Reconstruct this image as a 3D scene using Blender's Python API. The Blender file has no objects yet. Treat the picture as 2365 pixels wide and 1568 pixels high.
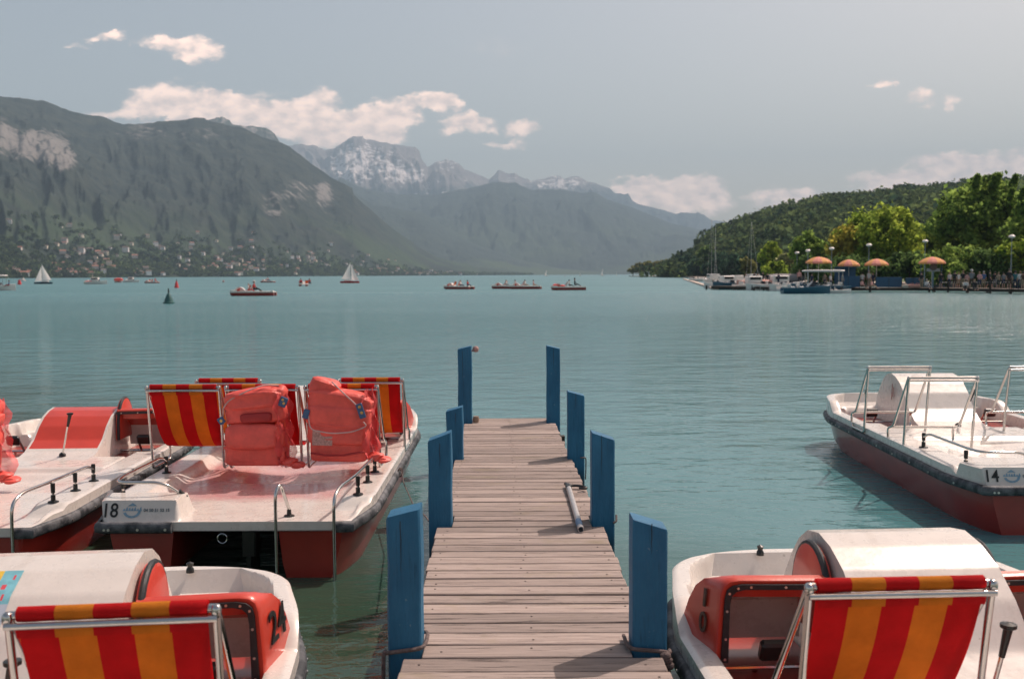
import bpy, math, random
import numpy as np
from mathutils import Vector, Matrix
random.seed(7); RNG = np.random.default_rng(7)
S = bpy.context.scene; COL = S.collection
R = math.radians

# ------------------------------------------------ camera
F = 2299.0; HC = 2.2; PITCH = R(3.72); ROLL = R(-0.25)
cd = bpy.data.cameras.new('camera'); cam = bpy.data.objects.new('camera', cd); COL.objects.link(cam)
S.camera = cam
cd.sensor_fit = 'HORIZONTAL'; cd.sensor_width = 36.0; cd.lens = F/2365*36.0
cd.clip_start = 0.1; cd.clip_end = 90000
cam.location = (0, 0, HC)
CM = Matrix.Rotation(R(90)-PITCH, 4, 'X') @ Matrix.Rotation(ROLL, 4, 'Z')
cam.rotation_euler = CM.to_euler()
cd.dof.use_dof = True; cd.dof.focus_distance = 7.0; cd.dof.aperture_fstop = 3.6
S.render.resolution_x = 1024; S.render.resolution_y = 678

# ------------------------------------------------ light
SUN_DIR = Vector((0.36, 0.29, 0.60)).normalized()          # towards the sun
SUN_EL = math.asin(SUN_DIR.z); SUN_AZ = math.atan2(SUN_DIR.x, SUN_DIR.y)
sd = bpy.data.lights.new('sun', 'SUN'); sun = bpy.data.objects.new('sun', sd); COL.objects.link(sun)
sd.energy = 3.65; sd.angle = R(0.5); sd.color = (1.0, 0.85, 0.77)
sun.rotation_euler = SUN_DIR.to_track_quat('Z', 'Y').to_euler()
S.view_settings.view_transform = 'Standard'; S.view_settings.look = 'None'
S.view_settings.gamma = 1.0; S.view_settings.exposure = 0.32
try:
    S.cycles.volume_bounces = 0; S.cycles.max_bounces = 8; S.cycles.volume_max_steps = 64
except Exception: pass

w = bpy.data.worlds.new('World'); S.world = w; w.use_nodes = True
W = w.node_tree; W.nodes.clear()
def wn(t, **k):
    n = W.nodes.new(t)
    for a, b in k.items(): setattr(n, a, b)
    return n
def wl(a, b): W.links.new(a, b)
def wmath(op, a, b=None, c=None, clamp=False):
    n = wn('ShaderNodeMath', operation=op, use_clamp=clamp)
    for i, v in enumerate((a, b, c)):
        if v is None: continue
        if isinstance(v, (int, float)): n.inputs[i].default_value = v
        else: wl(v, n.inputs[i])
    return n.outputs[0]
sky = wn('ShaderNodeTexSky', sky_type='NISHITA', sun_disc=False)
sky.sun_elevation = SUN_EL; sky.sun_rotation = SUN_AZ
sky.air_density = 1.0; sky.dust_density = 4.0; sky.ozone_density = 2.0; sky.altitude = 450
tint = wn('ShaderNodeMix', data_type='RGBA', blend_type='MULTIPLY'); tint.inputs[0].default_value = 1
wl(sky.outputs[0], tint.inputs[6]); tint.inputs[7].default_value = SKY_TINT = (1.30, 1.02, 0.77, 1)
tc = wn('ShaderNodeTexCoord'); sep = wn('ShaderNodeSeparateXYZ'); wl(tc.outputs['Generated'], sep.inputs[0])
yy = wmath('MAXIMUM', sep.outputs[1], 0.05)
U = wmath('DIVIDE', sep.outputs[0], yy); V = wmath('DIVIDE', sep.outputs[2], yy)
cmb = wn('ShaderNodeCombineXYZ'); wl(U, cmb.inputs[0]); wl(V, cmb.inputs[1])
sc_ = wn('ShaderNodeVectorMath', operation='MULTIPLY'); wl(cmb.outputs[0], sc_.inputs[0]); sc_.inputs[1].default_value = (1, 1.6, 1)
nz = wn('ShaderNodeTexNoise'); nz.inputs['Scale'].default_value = 26; nz.inputs['Detail'].default_value = 7; nz.inputs['Roughness'].default_value = 0.6
wl(sc_.outputs[0], nz.inputs['Vector'])
nsep = wn('ShaderNodeSeparateColor'); wl(nz.outputs['Color'], nsep.inputs[0])
DU = wmath('MULTIPLY_ADD', wmath('SUBTRACT', nsep.outputs[0], 0.5), 0.065, U)
DV = wmath('MULTIPLY_ADD', wmath('SUBTRACT', nsep.outputs[1], 0.5), 0.042, V)
BLOBS = [(250,85,50,14,.75),(370,95,50,18,.8),(430,112,60,24,.85),(470,132,45,16,.6),(175,102,22,8,.3),
 (400,232,95,36,1),(490,250,100,32,1),(330,262,60,26,.8),(600,275,110,42,.95),(725,232,52,22,.85),(700,285,110,40,1),(830,285,120,36,1),
 (900,275,75,34,1),(235,268,60,14,.55),(780,318,120,24,.8),(870,318,70,22,.9),(560,228,60,14,.6),(620,215,40,8,.25),
 (990,236,70,20,.9),(1020,246,45,16,.9),(1080,284,62,20,.85),(1055,300,45,14,.6),(1205,305,48,18,.9),(1165,335,44,9,.6),
 (1440,425,60,18,.9),(1530,440,95,26,.95),(1600,432,60,26,1),(1590,470,95,28,1),(1500,455,85,24,.9),
 (1820,458,90,20,.9),(2200,404,150,34,1),(2330,385,130,36,1),(2090,422,110,26,1),(2290,405,170,40,1),
 (2045,190,24,11,.75),(2130,228,34,22,.6),(2200,235,20,24,.55),(2120,205,20,8,.25),(1150,110,90,30,.10)]
acc = None
for (bx, by, rx, ry, st) in BLOBS:
    d = CM.to_3x3() @ Vector(((bx-1182.5)/F, -(by-784)/F, -1))
    u0, v0 = d.x/d.y, d.z/d.y
    a = wmath('MULTIPLY', wmath('SUBTRACT', DU, u0), F/rx/1.25)
    b = wmath('MULTIPLY', wmath('SUBTRACT', DV, v0), F/ry/1.25)
    q = wmath('ADD', wmath('MULTIPLY', a, a), wmath('MULTIPLY', b, b))
    q = wmath('MULTIPLY', wmath('SUBTRACT', 1.0, q, clamp=True), st)
    acc = q if acc is None else wmath('ADD', acc, wmath('MULTIPLY', q, wmath('SUBTRACT', 1.0, acc)))
nz2 = wn('ShaderNodeTexNoise'); nz2.inputs['Scale'].default_value = 60; nz2.inputs['Detail'].default_value = 6
wl(sc_.outputs[0], nz2.inputs['Vector'])
den = wmath('MULTIPLY', acc, wmath('MULTIPLY_ADD', nz2.outputs[0], 2.2, 0.12))
ss = wn('ShaderNodeMapRange', interpolation_type='SMOOTHSTEP'); wl(den, ss.inputs[0])
ss.inputs[1].default_value = 0.04; ss.inputs[2].default_value = 0.95
fac = wmath('MULTIPLY', ss.outputs[0], 0.97)
front = wmath('GREATER_THAN', sep.outputs[1], 0.06); fac = wmath('MULTIPLY', fac, front)
# cloud light and shade painted as two tones, mixed by the second noise
cc = wn('ShaderNodeMix', data_type='RGBA'); cmr = wn('ShaderNodeMapRange'); wl(nz2.outputs[0], cmr.inputs[0]); cmr.inputs[1].default_value = .36; cmr.inputs[2].default_value = .62; wl(cmr.outputs[0], cc.inputs[0])
cc.inputs[6].default_value = (9.6, 7.1, 6.0, 1); cc.inputs[7].default_value = (16.0, 11.2, 8.8, 1)
CLOUD = cc
mixc = wn('ShaderNodeMix', data_type='RGBA'); wl(fac, mixc.inputs[0]); wl(tint.outputs[2], mixc.inputs[6]); wl(cc.outputs[2], mixc.inputs[7])
bg = wn('ShaderNodeBackground'); bg.inputs[1].default_value = 0.13
wo = wn('ShaderNodeOutputWorld'); wl(mixc.outputs[2], bg.inputs[0]); wl(bg.outputs[0], wo.inputs[0])

# ------------------------------------------------ pixel helpers (photo pixels at 2365 wide -> world)
CR = CM.to_3x3()
def ray(px, py): return CR @ Vector(((px-1182.5)/F, -(py-784)/F, -1))
def G(px, py, z=0.0):
    d = ray(px, py); t = (z-HC)/d.z; return Vector((d.x*t, d.y*t, z))
def AT(px, py, Y):
    d = ray(px, py); t = Y/d.y; return Vector((d.x*t, Y, HC+d.z*t))

# ------------------------------------------------ object helpers
def tag(o, label=None, cat=None, group=None, kind=None):
    if label: o['label'] = label
    if cat: o['category'] = cat
    if group: o['group'] = group
    if kind: o['kind'] = kind
    return o
def empty(name, loc=(0,0,0), rz=0.0):
    o = bpy.data.objects.new(name, None); COL.objects.link(o); o.empty_display_size = 0.2
    o.location = loc; o.rotation_euler = (0, 0, rz); return o
def link(name, me, parent=None, loc=None, rz=None):
    o = bpy.data.objects.new(name, me); COL.objects.link(o); o.parent = parent
    if loc is not None: o.location = loc
    if rz is not None: o.rotation_euler = (0, 0, rz)
    return o
def copy_tree(o, parent=None):
    c = o.copy(); COL.objects.link(c); c.parent = parent
    for ch in list(o.children): copy_tree(ch, c)
    return c

def fbm(x, y, seed=0, octv=5, gain=0.5):
    x = np.asarray(x, float); y = np.asarray(y, float); tot = np.zeros_like(x+y); amp = 1.0; nrm = 0
    for o in range(octv):
        rs = np.random.RandomState(seed*31+o); T = rs.rand(256, 256)
        xi = np.floor(x).astype(int); yi = np.floor(y).astype(int); fx = x-xi; fy = y-yi
        fx = fx*fx*(3-2*fx); fy = fy*fy*(3-2*fy)
        a = T[xi & 255, yi & 255]; b = T[(xi+1) & 255, yi & 255]; c = T[xi & 255, (yi+1) & 255]; d = T[(xi+1) & 255, (yi+1) & 255]
        tot += amp*((a*(1-fx)+b*fx)*(1-fy)+(c*(1-fx)+d*fx)*fy - .5); nrm += amp*.5
        amp *= gain; x = x*2.03+11.3; y = y*2.03+7.7
    return tot/nrm
def SS(a, b, t):
    t = np.clip((np.asarray(t, float)-a)/(b-a), 0, 1); return t*t*(3-2*t)

class MB:
    def __init__(s): s.v = []; s.f = []; s.m = []; s.mi = 0
    def mat(s, i): s.mi = i; return s
    def add(s, vs, fs):
        o = len(s.v); s.v.extend([tuple(p) for p in vs]); s.f.extend([tuple(i+o for i in f) for f in fs]); s.m.extend([s.mi]*len(fs)); return s
    def box(s, c, d, rot=None, bev=0.0):
        hx, hy, hz = d[0]/2, d[1]/2, d[2]/2
        if bev <= 0:
            P = [(sx*hx, sy*hy, sz*hz) for sz in (-1,1) for sy in (-1,1) for sx in (-1,1)]
            Fc = [(0,2,3,1),(4,5,7,6),(0,1,5,4),(2,6,7,3),(0,4,6,2),(1,3,7,5)]
        else:
            b = bev; P = []; 
            for sz in (-1,1):
                for sy in (-1,1):
                    for sx in (-1,1):
                        P += [(sx*hx, sy*(hy-b), sz*(hz-b)), (sx*(hx-b), sy*hy, sz*(hz-b)), (sx*(hx-b), sy*(hy-b), sz*hz)]
            def I(sx, sy, sz, k): return ((sz*2+sy)*2+sx)*3+k
            Fc = []
            for a in (0,1):
                Fc.append([I(a,0,0,0),I(a,1,0,0),I(a,1,1,0),I(a,0,1,0)]); Fc.append([I(0,a,0,1),I(1,a,0,1),I(1,a,1,1),I(0,a,1,1)]); Fc.append([I(0,0,a,2),I(1,0,a,2),I(1,1,a,2),I(0,1,a,2)])
            for a in (0,1):
                for c_ in (0,1):
                    Fc.append([I(a,c_,0,0),I(a,c_,1,0),I(a,c_,1,1),I(a,c_,0,1)])
                    Fc.append([I(a,0,c_,0),I(a,1,c_,0),I(a,1,c_,2),I(a,0,c_,2)])
                    Fc.append([I(0,a,c_,1),I(1,a,c_,1),I(1,a,c_,2),I(0,a,c_,2)])
                    for e in (0,1): Fc.append([I(a,c_,e,0),I(a,c_,e,1),I(a,c_,e,2)])
        M = rot if rot is not None else Matrix.Identity(3)
        return s.add([M @ Vector(p)+Vector(c) for p in P], Fc)
    def tube(s, pts, r, n=8, caps=True, rr=None, closed=False, flat=1.0):
        pts = [Vector(p) for p in pts]; N = len(pts); vs = []; prev = None
        for i, p in enumerate(pts):
            a = pts[(i-1) % N] if (closed or i > 0) else p; b = pts[(i+1) % N] if (closed or i < N-1) else p
            t = (b-a); t = t.normalized() if t.length > 1e-9 else Vector((0,0,1))
            if prev is None:
                up = Vector((0,0,1)) if abs(t.z) < .9 else Vector((1,0,0)); u = t.cross(up).normalized()
            else:
                u = (prev-t*prev.dot(t)); u = u.normalized() if u.length > 1e-6 else t.orthogonal().normalized()
            prev = u; v_ = t.cross(u); ri = rr[i] if rr else r
            for k in range(n):
                a_ = 2*math.pi*k/n; vs.append(p+u*math.cos(a_)*ri+v_*math.sin(a_)*ri*flat)
        fs = []
        for i in range(N if closed else N-1):
            for k in range(n):
                j = (i+1) % N; fs.append((i*n+k, i*n+(k+1)%n, j*n+(k+1)%n, j*n+k))
        if caps and not closed: fs.append(tuple(range(n-1,-1,-1))); fs.append(tuple((N-1)*n+k for k in range(n)))
        return s.add(vs, fs)
    def lathe(s, prof, c=(0,0,0), n=16, axis='Z'):
        vs = []; 
        for (r, z) in prof:
            for k in range(n):
                a = 2*math.pi*k/n; x, y = r*math.cos(a), r*math.sin(a)
                p = (x, y, z) if axis == 'Z' else ((z, x, y) if axis == 'X' else (x, z, y))
                vs.append((p[0]+c[0], p[1]+c[1], p[2]+c[2]))
        fs = [(i*n+k, i*n+(k+1)%n, (i+1)*n+(k+1)%n, (i+1)*n+k) for i in range(len(prof)-1) for k in range(n)]
        return s.add(vs, fs)
    def loft(s, rings, closed=True, caps=True):
        n = len(rings[0]); vs = [p for r in rings for p in r]; fs = []
        for i in range(len(rings)-1):
            for k in range(n if closed else n-1): fs.append((i*n+k, i*n+(k+1)%n, (i+1)*n+(k+1)%n, (i+1)*n+k))
        if caps and closed: fs.append(tuple(range(n-1,-1,-1))); fs.append(tuple((len(rings)-1)*n+k for k in range(n)))
        return s.add(vs, fs)
    def pad(s, c, d, e=0.4, nu=20, nv=14, amp=0.0, seed=0, rot=None):
        vs = []; wr = .022 if (nu >= 28 and amp > 0) else 0
        if wr: nu, nv = 64, 36

        def pw(a, p): return math.copysign(abs(a)**p, a)
        JJ, II = np.meshgrid(np.arange(nv+1), np.arange(nu), indexing='ij'); PH = -np.pi/2+np.pi*JJ/nv; TH = 2*np.pi*II/nu
        KK = 1+amp*fbm(II*5.4/nu, JJ*9.8/nv, seed, 3)*np.cos(PH)
        # blend the seam so the noise closes round the pad
        KK = KK*(1-np.clip((II-nu*.85)/(nu*.15), 0, 1))+KK[:, :1]*np.clip((II-nu*.85)/(nu*.15), 0, 1)
        if wr: KK = KK+wr*(1-2*np.abs(fbm(II*22/nu, JJ*9/nv+II*6/nu, seed+3, 2)))*np.cos(PH)
        PW = lambda a_: np.sign(a_)*np.abs(a_)**e
        PX = PW(np.cos(PH))*PW(np.cos(TH))*d[0]/2*KK; PY = PW(np.cos(PH))*PW(np.sin(TH))*d[1]/2*KK; PZ_ = PW(np.sin(PH))*d[2]/2*(1+amp*.5*np.sin(TH*2+seed))
        for x_, y_, z_ in zip(PX.ravel(), PY.ravel(), PZ_.ravel()):
            p = Vector((x_, y_, z_)); p = rot @ p if rot is not None else p
            vs.append(p+Vector(c))
        fs = [(j*nu+i, j*nu+(i+1)%nu, (j+1)*nu+(i+1)%nu, (j+1)*nu+i) for j in range(nv) for i in range(nu)]
        return s.add(vs, fs)
    def mesh(s, name, mats, smooth=True, angle=40):
        me = bpy.data.meshes.new(name); me.from_pydata([tuple(p) for p in s.v], [], s.f); me.update()
        mats = mats if isinstance(mats, (list, tuple)) else [mats]
        for m in mats: me.materials.append(m)
        me.polygons.foreach_set('material_index', s.m)
        if smooth:
            me.polygons.foreach_set('use_smooth', [True]*len(s.f))
            if angle: me.set_sharp_from_angle(angle=R(angle))
        return me
    def build(s, name, mats, parent=None, loc=None, rz=None, smooth=True, angle=40):
        return link(name, s.mesh(name, mats, smooth, angle), parent, loc, rz)
def npmesh(name, V_, F_, mats, smooth=True, mi=None, attrs=None):
    V_ = np.asarray(V_, np.float32); F_ = np.asarray(F_, np.int32); k = F_.shape[1]
    me = bpy.data.meshes.new(name); me.vertices.add(len(V_)); me.vertices.foreach_set('co', V_.ravel())
    me.loops.add(F_.size); me.loops.foreach_set('vertex_index', F_.ravel())
    me.polygons.add(len(F_)); me.polygons.foreach_set('loop_start', np.arange(0, F_.size, k, dtype=np.int32))
    try: me.polygons.foreach_set('loop_total', np.full(len(F_), k, np.int32))
    except Exception: pass
    for m in (mats if isinstance(mats, (list, tuple)) else [mats]): me.materials.append(m)
    if mi is not None: me.polygons.foreach_set('material_index', np.asarray(mi, np.int32))
    if smooth: me.polygons.foreach_set('use_smooth', np.ones(len(F_), bool))
    if attrs:
        for a, d in attrs.items():
            at = me.attributes.new(a, 'FLOAT', 'POINT'); at.data.foreach_set('value', np.asarray(d, np.float32))
    me.update(calc_edges=True); me.validate(); return me
def gridfaces(nr, nc):
    i = np.arange(nr-1)[:, None]*nc+np.arange(nc-1)[None]; i = i.ravel()
    return np.stack([i, i+1, i+nc+1, i+nc], 1)
def arc(p0, p1, p2, n=6):    # quadratic bend
    p0, p1, p2 = map(Vector, (p0, p1, p2))
    return [(p0*(1-t)**2+p1*2*t*(1-t)+p2*t*t) for t in [i/n for i in range(n+1)]]
def bendpath(pts, r=0.06, n=5, closed=False):
    pts = [Vector(p) for p in pts]; N = len(pts); out = []
    for i, p in enumerate(pts):
        if not closed and i in (0, N-1): out.append(p); continue
        a, b = pts[i-1], pts[(i+1) % N]
        ra = min(r, (a-p).length*.45); rb = min(r, (b-p).length*.45)
        out += arc(p+(a-p).normalized()*ra, p, p+(b-p).normalized()*rb, n)
    return out

# ------------------------------------------------ materials
def nmat(name):
    m = bpy.data.materials.new(name); m.use_nodes = True; nt = m.node_tree; nt.nodes.clear()
    o = nt.nodes.new('ShaderNodeOutputMaterial'); b = nt.nodes.new('ShaderNodeBsdfPrincipled'); nt.links.new(b.outputs[0], o.inputs[0])
    return m, nt, b
def mat(name, col, rough=.5, metal=0, var=.12, scale=8, bump=0, bscale=40, col2=None, coat=0, stretch=(1,1,1), thr=None, island=0, coords='Object', trans=0, spec=None, tboost=1.0):
    m, nt, b = nmat(name); L = nt.links.new
    tc = nt.nodes.new('ShaderNodeTexCoord'); mp = nt.nodes.new('ShaderNodeMapping'); mp.inputs['Scale'].default_value = stretch
    L(tc.outputs[coords], mp.inputs[0])
    n = nt.nodes.new('ShaderNodeTexNoise'); n.inputs['Scale'].default_value = scale; n.inputs['Detail'].default_value = 6; n.inputs['Roughness'].default_value = .6
    L(mp.outputs[0], n.inputs['Vector'])
    r = nt.nodes.new('ShaderNodeMapRange'); L(n.outputs[0], r.inputs[0]); lo, hi = thr or (.3, .7); r.inputs[1].default_value = lo; r.inputs[2].default_value = hi
    c2 = col2 or tuple(c*(1-var*2) for c in col)
    mx = nt.nodes.new('ShaderNodeMix'); mx.data_type = 'RGBA'; L(r.outputs[0], mx.inputs[0])
    mx.inputs[6].default_value = (*c2, 1); mx.inputs[7].default_value = (*col, 1)
    out = mx.outputs[2]
    if island:
        g = nt.nodes.new('ShaderNodeNewGeometry'); rr = nt.nodes.new('ShaderNodeMapRange'); L(g.outputs['Random Per Island'], rr.inputs[0])
        rr.inputs[3].default_value = 1-island; rr.inputs[4].default_value = 1+island
        hs = nt.nodes.new('ShaderNodeHueSaturation'); L(rr.outputs[0], hs.inputs['Value']); L(out, hs.inputs['Color']); out = hs.outputs[0]
    L(out, b.inputs['Base Color'])
    b.inputs['Roughness'].default_value = rough; b.inputs['Metallic'].default_value = metal
    if coat: b.inputs['Coat Weight'].default_value = coat; b.inputs['Coat Roughness'].default_value = .12
    if bump:
        n2 = nt.nodes.new('ShaderNodeTexNoise'); n2.inputs['Scale'].default_value = bscale; n2.inputs['Detail'].default_value = 5; L(mp.outputs[0], n2.inputs['Vector'])
        bp = nt.nodes.new('ShaderNodeBump'); bp.inputs['Strength'].default_value = bump; bp.inputs['Distance'].default_value = .01; L(n2.outputs[0], bp.inputs['Height']); L(bp.outputs[0], b.inputs['Normal'])
    if spec is not None: b.inputs['Specular IOR Level'].default_value = spec
    if trans:
        tb = nt.nodes.new('ShaderNodeBsdfTranslucent'); gm_ = nt.nodes.new('ShaderNodeMix'); gm_.data_type = 'RGBA'; gm_.blend_type = 'MULTIPLY'; gm_.inputs[0].default_value = 1; L(out, gm_.inputs[6]); gm_.inputs[7].default_value = (tboost, tboost, tboost, 1); L(gm_.outputs[2], tb.inputs['Color']); ms = nt.nodes.new('ShaderNodeMixShader'); ms.inputs[0].default_value = trans
        om = [n_ for n_ in nt.nodes if n_.type == 'OUTPUT_MATERIAL'][0]; L(b.outputs[0], ms.inputs[1]); L(tb.outputs[0], ms.inputs[2]); L(ms.outputs[0], om.inputs[0])
    return m
M = {}
M['gel'] = None
M['redhull'] = mat('red hull paint', (.36,.032,.022), .3, var=.2, scale=2.2, coat=.3, bump=.06, bscale=5)
M['redcowl'] = mat('red fibreglass', (.62,.055,.03), .33, var=.1, scale=3, coat=.3, bump=.08, bscale=90)
M['rubber'] = mat('black rubber', (.022,.024,.028), .5, var=.3, scale=30, bump=.2, bscale=60)
M['rail'] = mat('weathered rubber', (.13,.135,.145), .6, col2=(.02,.024,.03), scale=9, bump=.35, bscale=70, thr=(.42,.62))
M['chrome'] = mat('stainless tube', (.62,.60,.58), .16, 1, var=.12, scale=6)
M['screw'] = mat('screw head', (.7,.66,.62), .3, .9)
FC2 = (.52,.010,.012)
M['fred'] = mat('red canvas', (.66,.014,.018), .85, trans=.38, spec=.2, var=.06, scale=9, bump=.5, bscale=260, col2=FC2)
FC2 = (.62,.20,.018)
M['fora'] = mat('orange canvas', (.78,.27,.028), .85, trans=.38, spec=.2, var=.06, scale=9, bump=.5, bscale=260, col2=FC2)
M['blk'] = mat('black plastic', (.015,.016,.015), .35, var=.2)
M['ink'] = mat('black lettering', (.012,.014,.014), .5)
M['inkf'] = mat('faded black lettering', (.05,.045,.03), .6, col2=(.16,.05,.03), scale=30)
M['inkb'] = mat('faded blue print', (.25,.42,.55), .5, var=.2, scale=40)
M['post'] = None
M['wood'] = None
M['beam'] = mat('dark wet timber', (.05,.04,.03), .8, var=.3, scale=6, bump=.4)
M['rope'] = mat('worn rope', (.20,.15,.14), .9, var=.3, scale=60, bump=.8, bscale=160)
M['jack'] = mat('coral nylon', (.95,.13,.10), .5, trans=.05, var=.16, scale=7, bump=.7, bscale=26)
M['jackd'] = mat('deep coral nylon', (.42,.03,.03), .65, var=.15, scale=9, bump=.6, bscale=30)
M['strap'] = mat('pale strap', (.62,.42,.40), .8)
M['buckle'] = mat('blue buckle', (.05,.12,.25), .5)
M['brass'] = mat('brass eyelet', (.75,.45,.15), .3, .9)
M['label'] = mat('pale label', (.62,.36,.32), .8, var=.3, scale=60)
M['alu'] = mat('aluminium pole', (.55,.53,.52), .38, .55, var=.1, scale=20)
M['white'] = mat('white paint', (.75,.71,.67), .5, var=.06)
def leafmat(name, c, c2, rough=.9, isl=.45, sc=.25, tb=1.9):
    m = mat(name, c, rough, col2=c2, scale=sc, island=isl, thr=(.38,.62), coords='Object', trans=.55, spec=.06, tboost=tb); return m

def gel_mat(faded=False):  # faded mixes the red shade below the chairs into the gelcoat colour
    m, nt, b = nmat('red shade gelcoat' if faded else 'white gelcoat'); L = nt.links.new
    tc = nt.nodes.new('ShaderNodeTexCoord')
    def noise(sc, st=(1,1,1), d=6, ro=.65):
        mp = nt.nodes.new('ShaderNodeMapping'); mp.inputs['Scale'].default_value = st; L(tc.outputs['Object'], mp.inputs[0])
        n = nt.nodes.new('ShaderNodeTexNoise'); n.inputs['Scale'].default_value = sc; n.inputs['Detail'].default_value = d; n.inputs['Roughness'].default_value = ro; L(mp.outputs[0], n.inputs['Vector']); return n.outputs[0]
    def rng(x, a, b_, c=0, d=1):
        r = nt.nodes.new('ShaderNodeMapRange'); L(x, r.inputs[0]); r.inputs[1].default_value = a; r.inputs[2].default_value = b_; r.inputs[3].default_value = c; r.inputs[4].default_value = d; return r.outputs[0]
    def mix(f, a, c):
        n = nt.nodes.new('ShaderNodeMix'); n.data_type = 'RGBA'; L(f, n.inputs[0])
        for i, v in ((6, a), (7, c)):
            if isinstance(v, tuple): n.inputs[i].default_value = (*v, 1)
            else: L(v, n.inputs[i])
        return n.outputs[2]
    c = mix(rng(noise(1.4), .35, .65), (.63,.58,.53), (.72,.67,.615))
    c = mix(rng(noise(7, (1, .35, 1)), .56, .74, 0, .5), c, (.50,.44,.38))          # walked-in dirt
    c = mix(rng(noise(34, (1,1,1), 3), .68, .74, 0, .55), c, (.30,.25,.21))         # specks
    sc2 = nt.nodes.new('ShaderNodeTexNoise'); sc2.inputs['Scale'].default_value = 3; sc2.inputs['Distortion'].default_value = 2.5; sc2.inputs['Detail'].default_value = 8; L(tc.outputs['Object'], sc2.inputs['Vector'])
    c = mix(rng(sc2.outputs[0], .495, .505, 0, .0), c, (.45,.40,.36))
    if faded:      # red-tinted shadow of chairs and jackets, painted into the aft deck colour
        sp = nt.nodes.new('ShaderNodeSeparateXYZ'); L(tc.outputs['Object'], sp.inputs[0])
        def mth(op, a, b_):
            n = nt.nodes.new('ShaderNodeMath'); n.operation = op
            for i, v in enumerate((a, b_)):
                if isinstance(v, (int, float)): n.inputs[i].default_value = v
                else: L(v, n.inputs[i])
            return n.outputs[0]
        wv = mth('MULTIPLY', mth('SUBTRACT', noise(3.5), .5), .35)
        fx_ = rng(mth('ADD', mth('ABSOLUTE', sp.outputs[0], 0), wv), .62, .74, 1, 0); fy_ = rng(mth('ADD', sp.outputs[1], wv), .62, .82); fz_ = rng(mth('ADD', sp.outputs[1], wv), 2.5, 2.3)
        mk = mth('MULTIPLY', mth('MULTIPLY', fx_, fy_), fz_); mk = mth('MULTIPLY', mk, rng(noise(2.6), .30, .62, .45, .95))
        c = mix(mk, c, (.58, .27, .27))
    L(c, b.inputs['Base Color']); L(rng(noise(9), .3, .7, .20, .38), b.inputs['Roughness']); b.inputs['Coat Weight'].default_value = .35; b.inputs['Coat Roughness'].default_value = .10
    bp = nt.nodes.new('ShaderNodeBump'); bp.inputs['Strength'].default_value = .12; bp.inputs['Distance'].default_value = .01; L(noise(14), bp.inputs['Height']); L(bp.outputs[0], b.inputs['Normal'])
    return m
M['gel'] = gel_mat()
M['gelredshade'] = gel_mat(True)

def post_mat():
    m, nt, b = nmat('worn blue post paint'); L = nt.links.new
    tc = nt.nodes.new('ShaderNodeTexCoord'); sp = nt.nodes.new('ShaderNodeSeparateXYZ'); L(tc.outputs['Object'], sp.inputs[0])
    def noise(sc, st=(1,1,1), d=6, ro=.65):
        mp = nt.nodes.new('ShaderNodeMapping'); mp.inputs['Scale'].default_value = st; L(tc.outputs['Object'], mp.inputs[0])
        n = nt.nodes.new('ShaderNodeTexNoise'); n.inputs['Scale'].default_value = sc; n.inputs['Detail'].default_value = d; n.inputs['Roughness'].default_value = ro; L(mp.outputs[0], n.inputs['Vector']); return n.outputs[0]
    def rng(x, a, b_, c=0, d=1):
        r = nt.nodes.new('ShaderNodeMapRange'); L(x, r.inputs[0]); r.inputs[1].default_value = a; r.inputs[2].default_value = b_; r.inputs[3].default_value = c; r.inputs[4].default_value = d; return r.outputs[0]
    def mix(f, a, c):
        n = nt.nodes.new('ShaderNodeMix'); n.data_type = 'RGBA'; L(f, n.inputs[0])
        for i, v in ((6, a), (7, c)):
            if isinstance(v, tuple): n.inputs[i].default_value = (*v, 1)
            else: L(v, n.inputs[i])
        return n.outputs[2]
    c = mix(rng(noise(3, (2, 2, .7)), .32, .68), (.012,.105,.205), (.028,.165,.30))
    c = mix(rng(noise(13, (4, 4, .3), 5), .57, .68, 0, .5), c, (.010,.060,.115))        # grain showing through
    c = mix(rng(noise(26), .68, .71, 0, .8), c, (.16,.27,.34))                          # chips and salt marks
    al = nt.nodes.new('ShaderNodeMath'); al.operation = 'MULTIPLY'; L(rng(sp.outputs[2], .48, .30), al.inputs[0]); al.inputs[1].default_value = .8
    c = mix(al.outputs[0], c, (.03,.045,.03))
    L(c, b.inputs['Base Color']); b.inputs['Roughness'].default_value = .58; b.inputs['Specular IOR Level'].default_value = .35
    bp = nt.nodes.new('ShaderNodeBump'); bp.inputs['Strength'].default_value = .9; bp.inputs['Distance'].default_value = .008; L(noise(14, (3, 3, .35)), bp.inputs['Height']); L(bp.outputs[0], b.inputs['Normal'])
    return m
M['post'] = post_mat()
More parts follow.
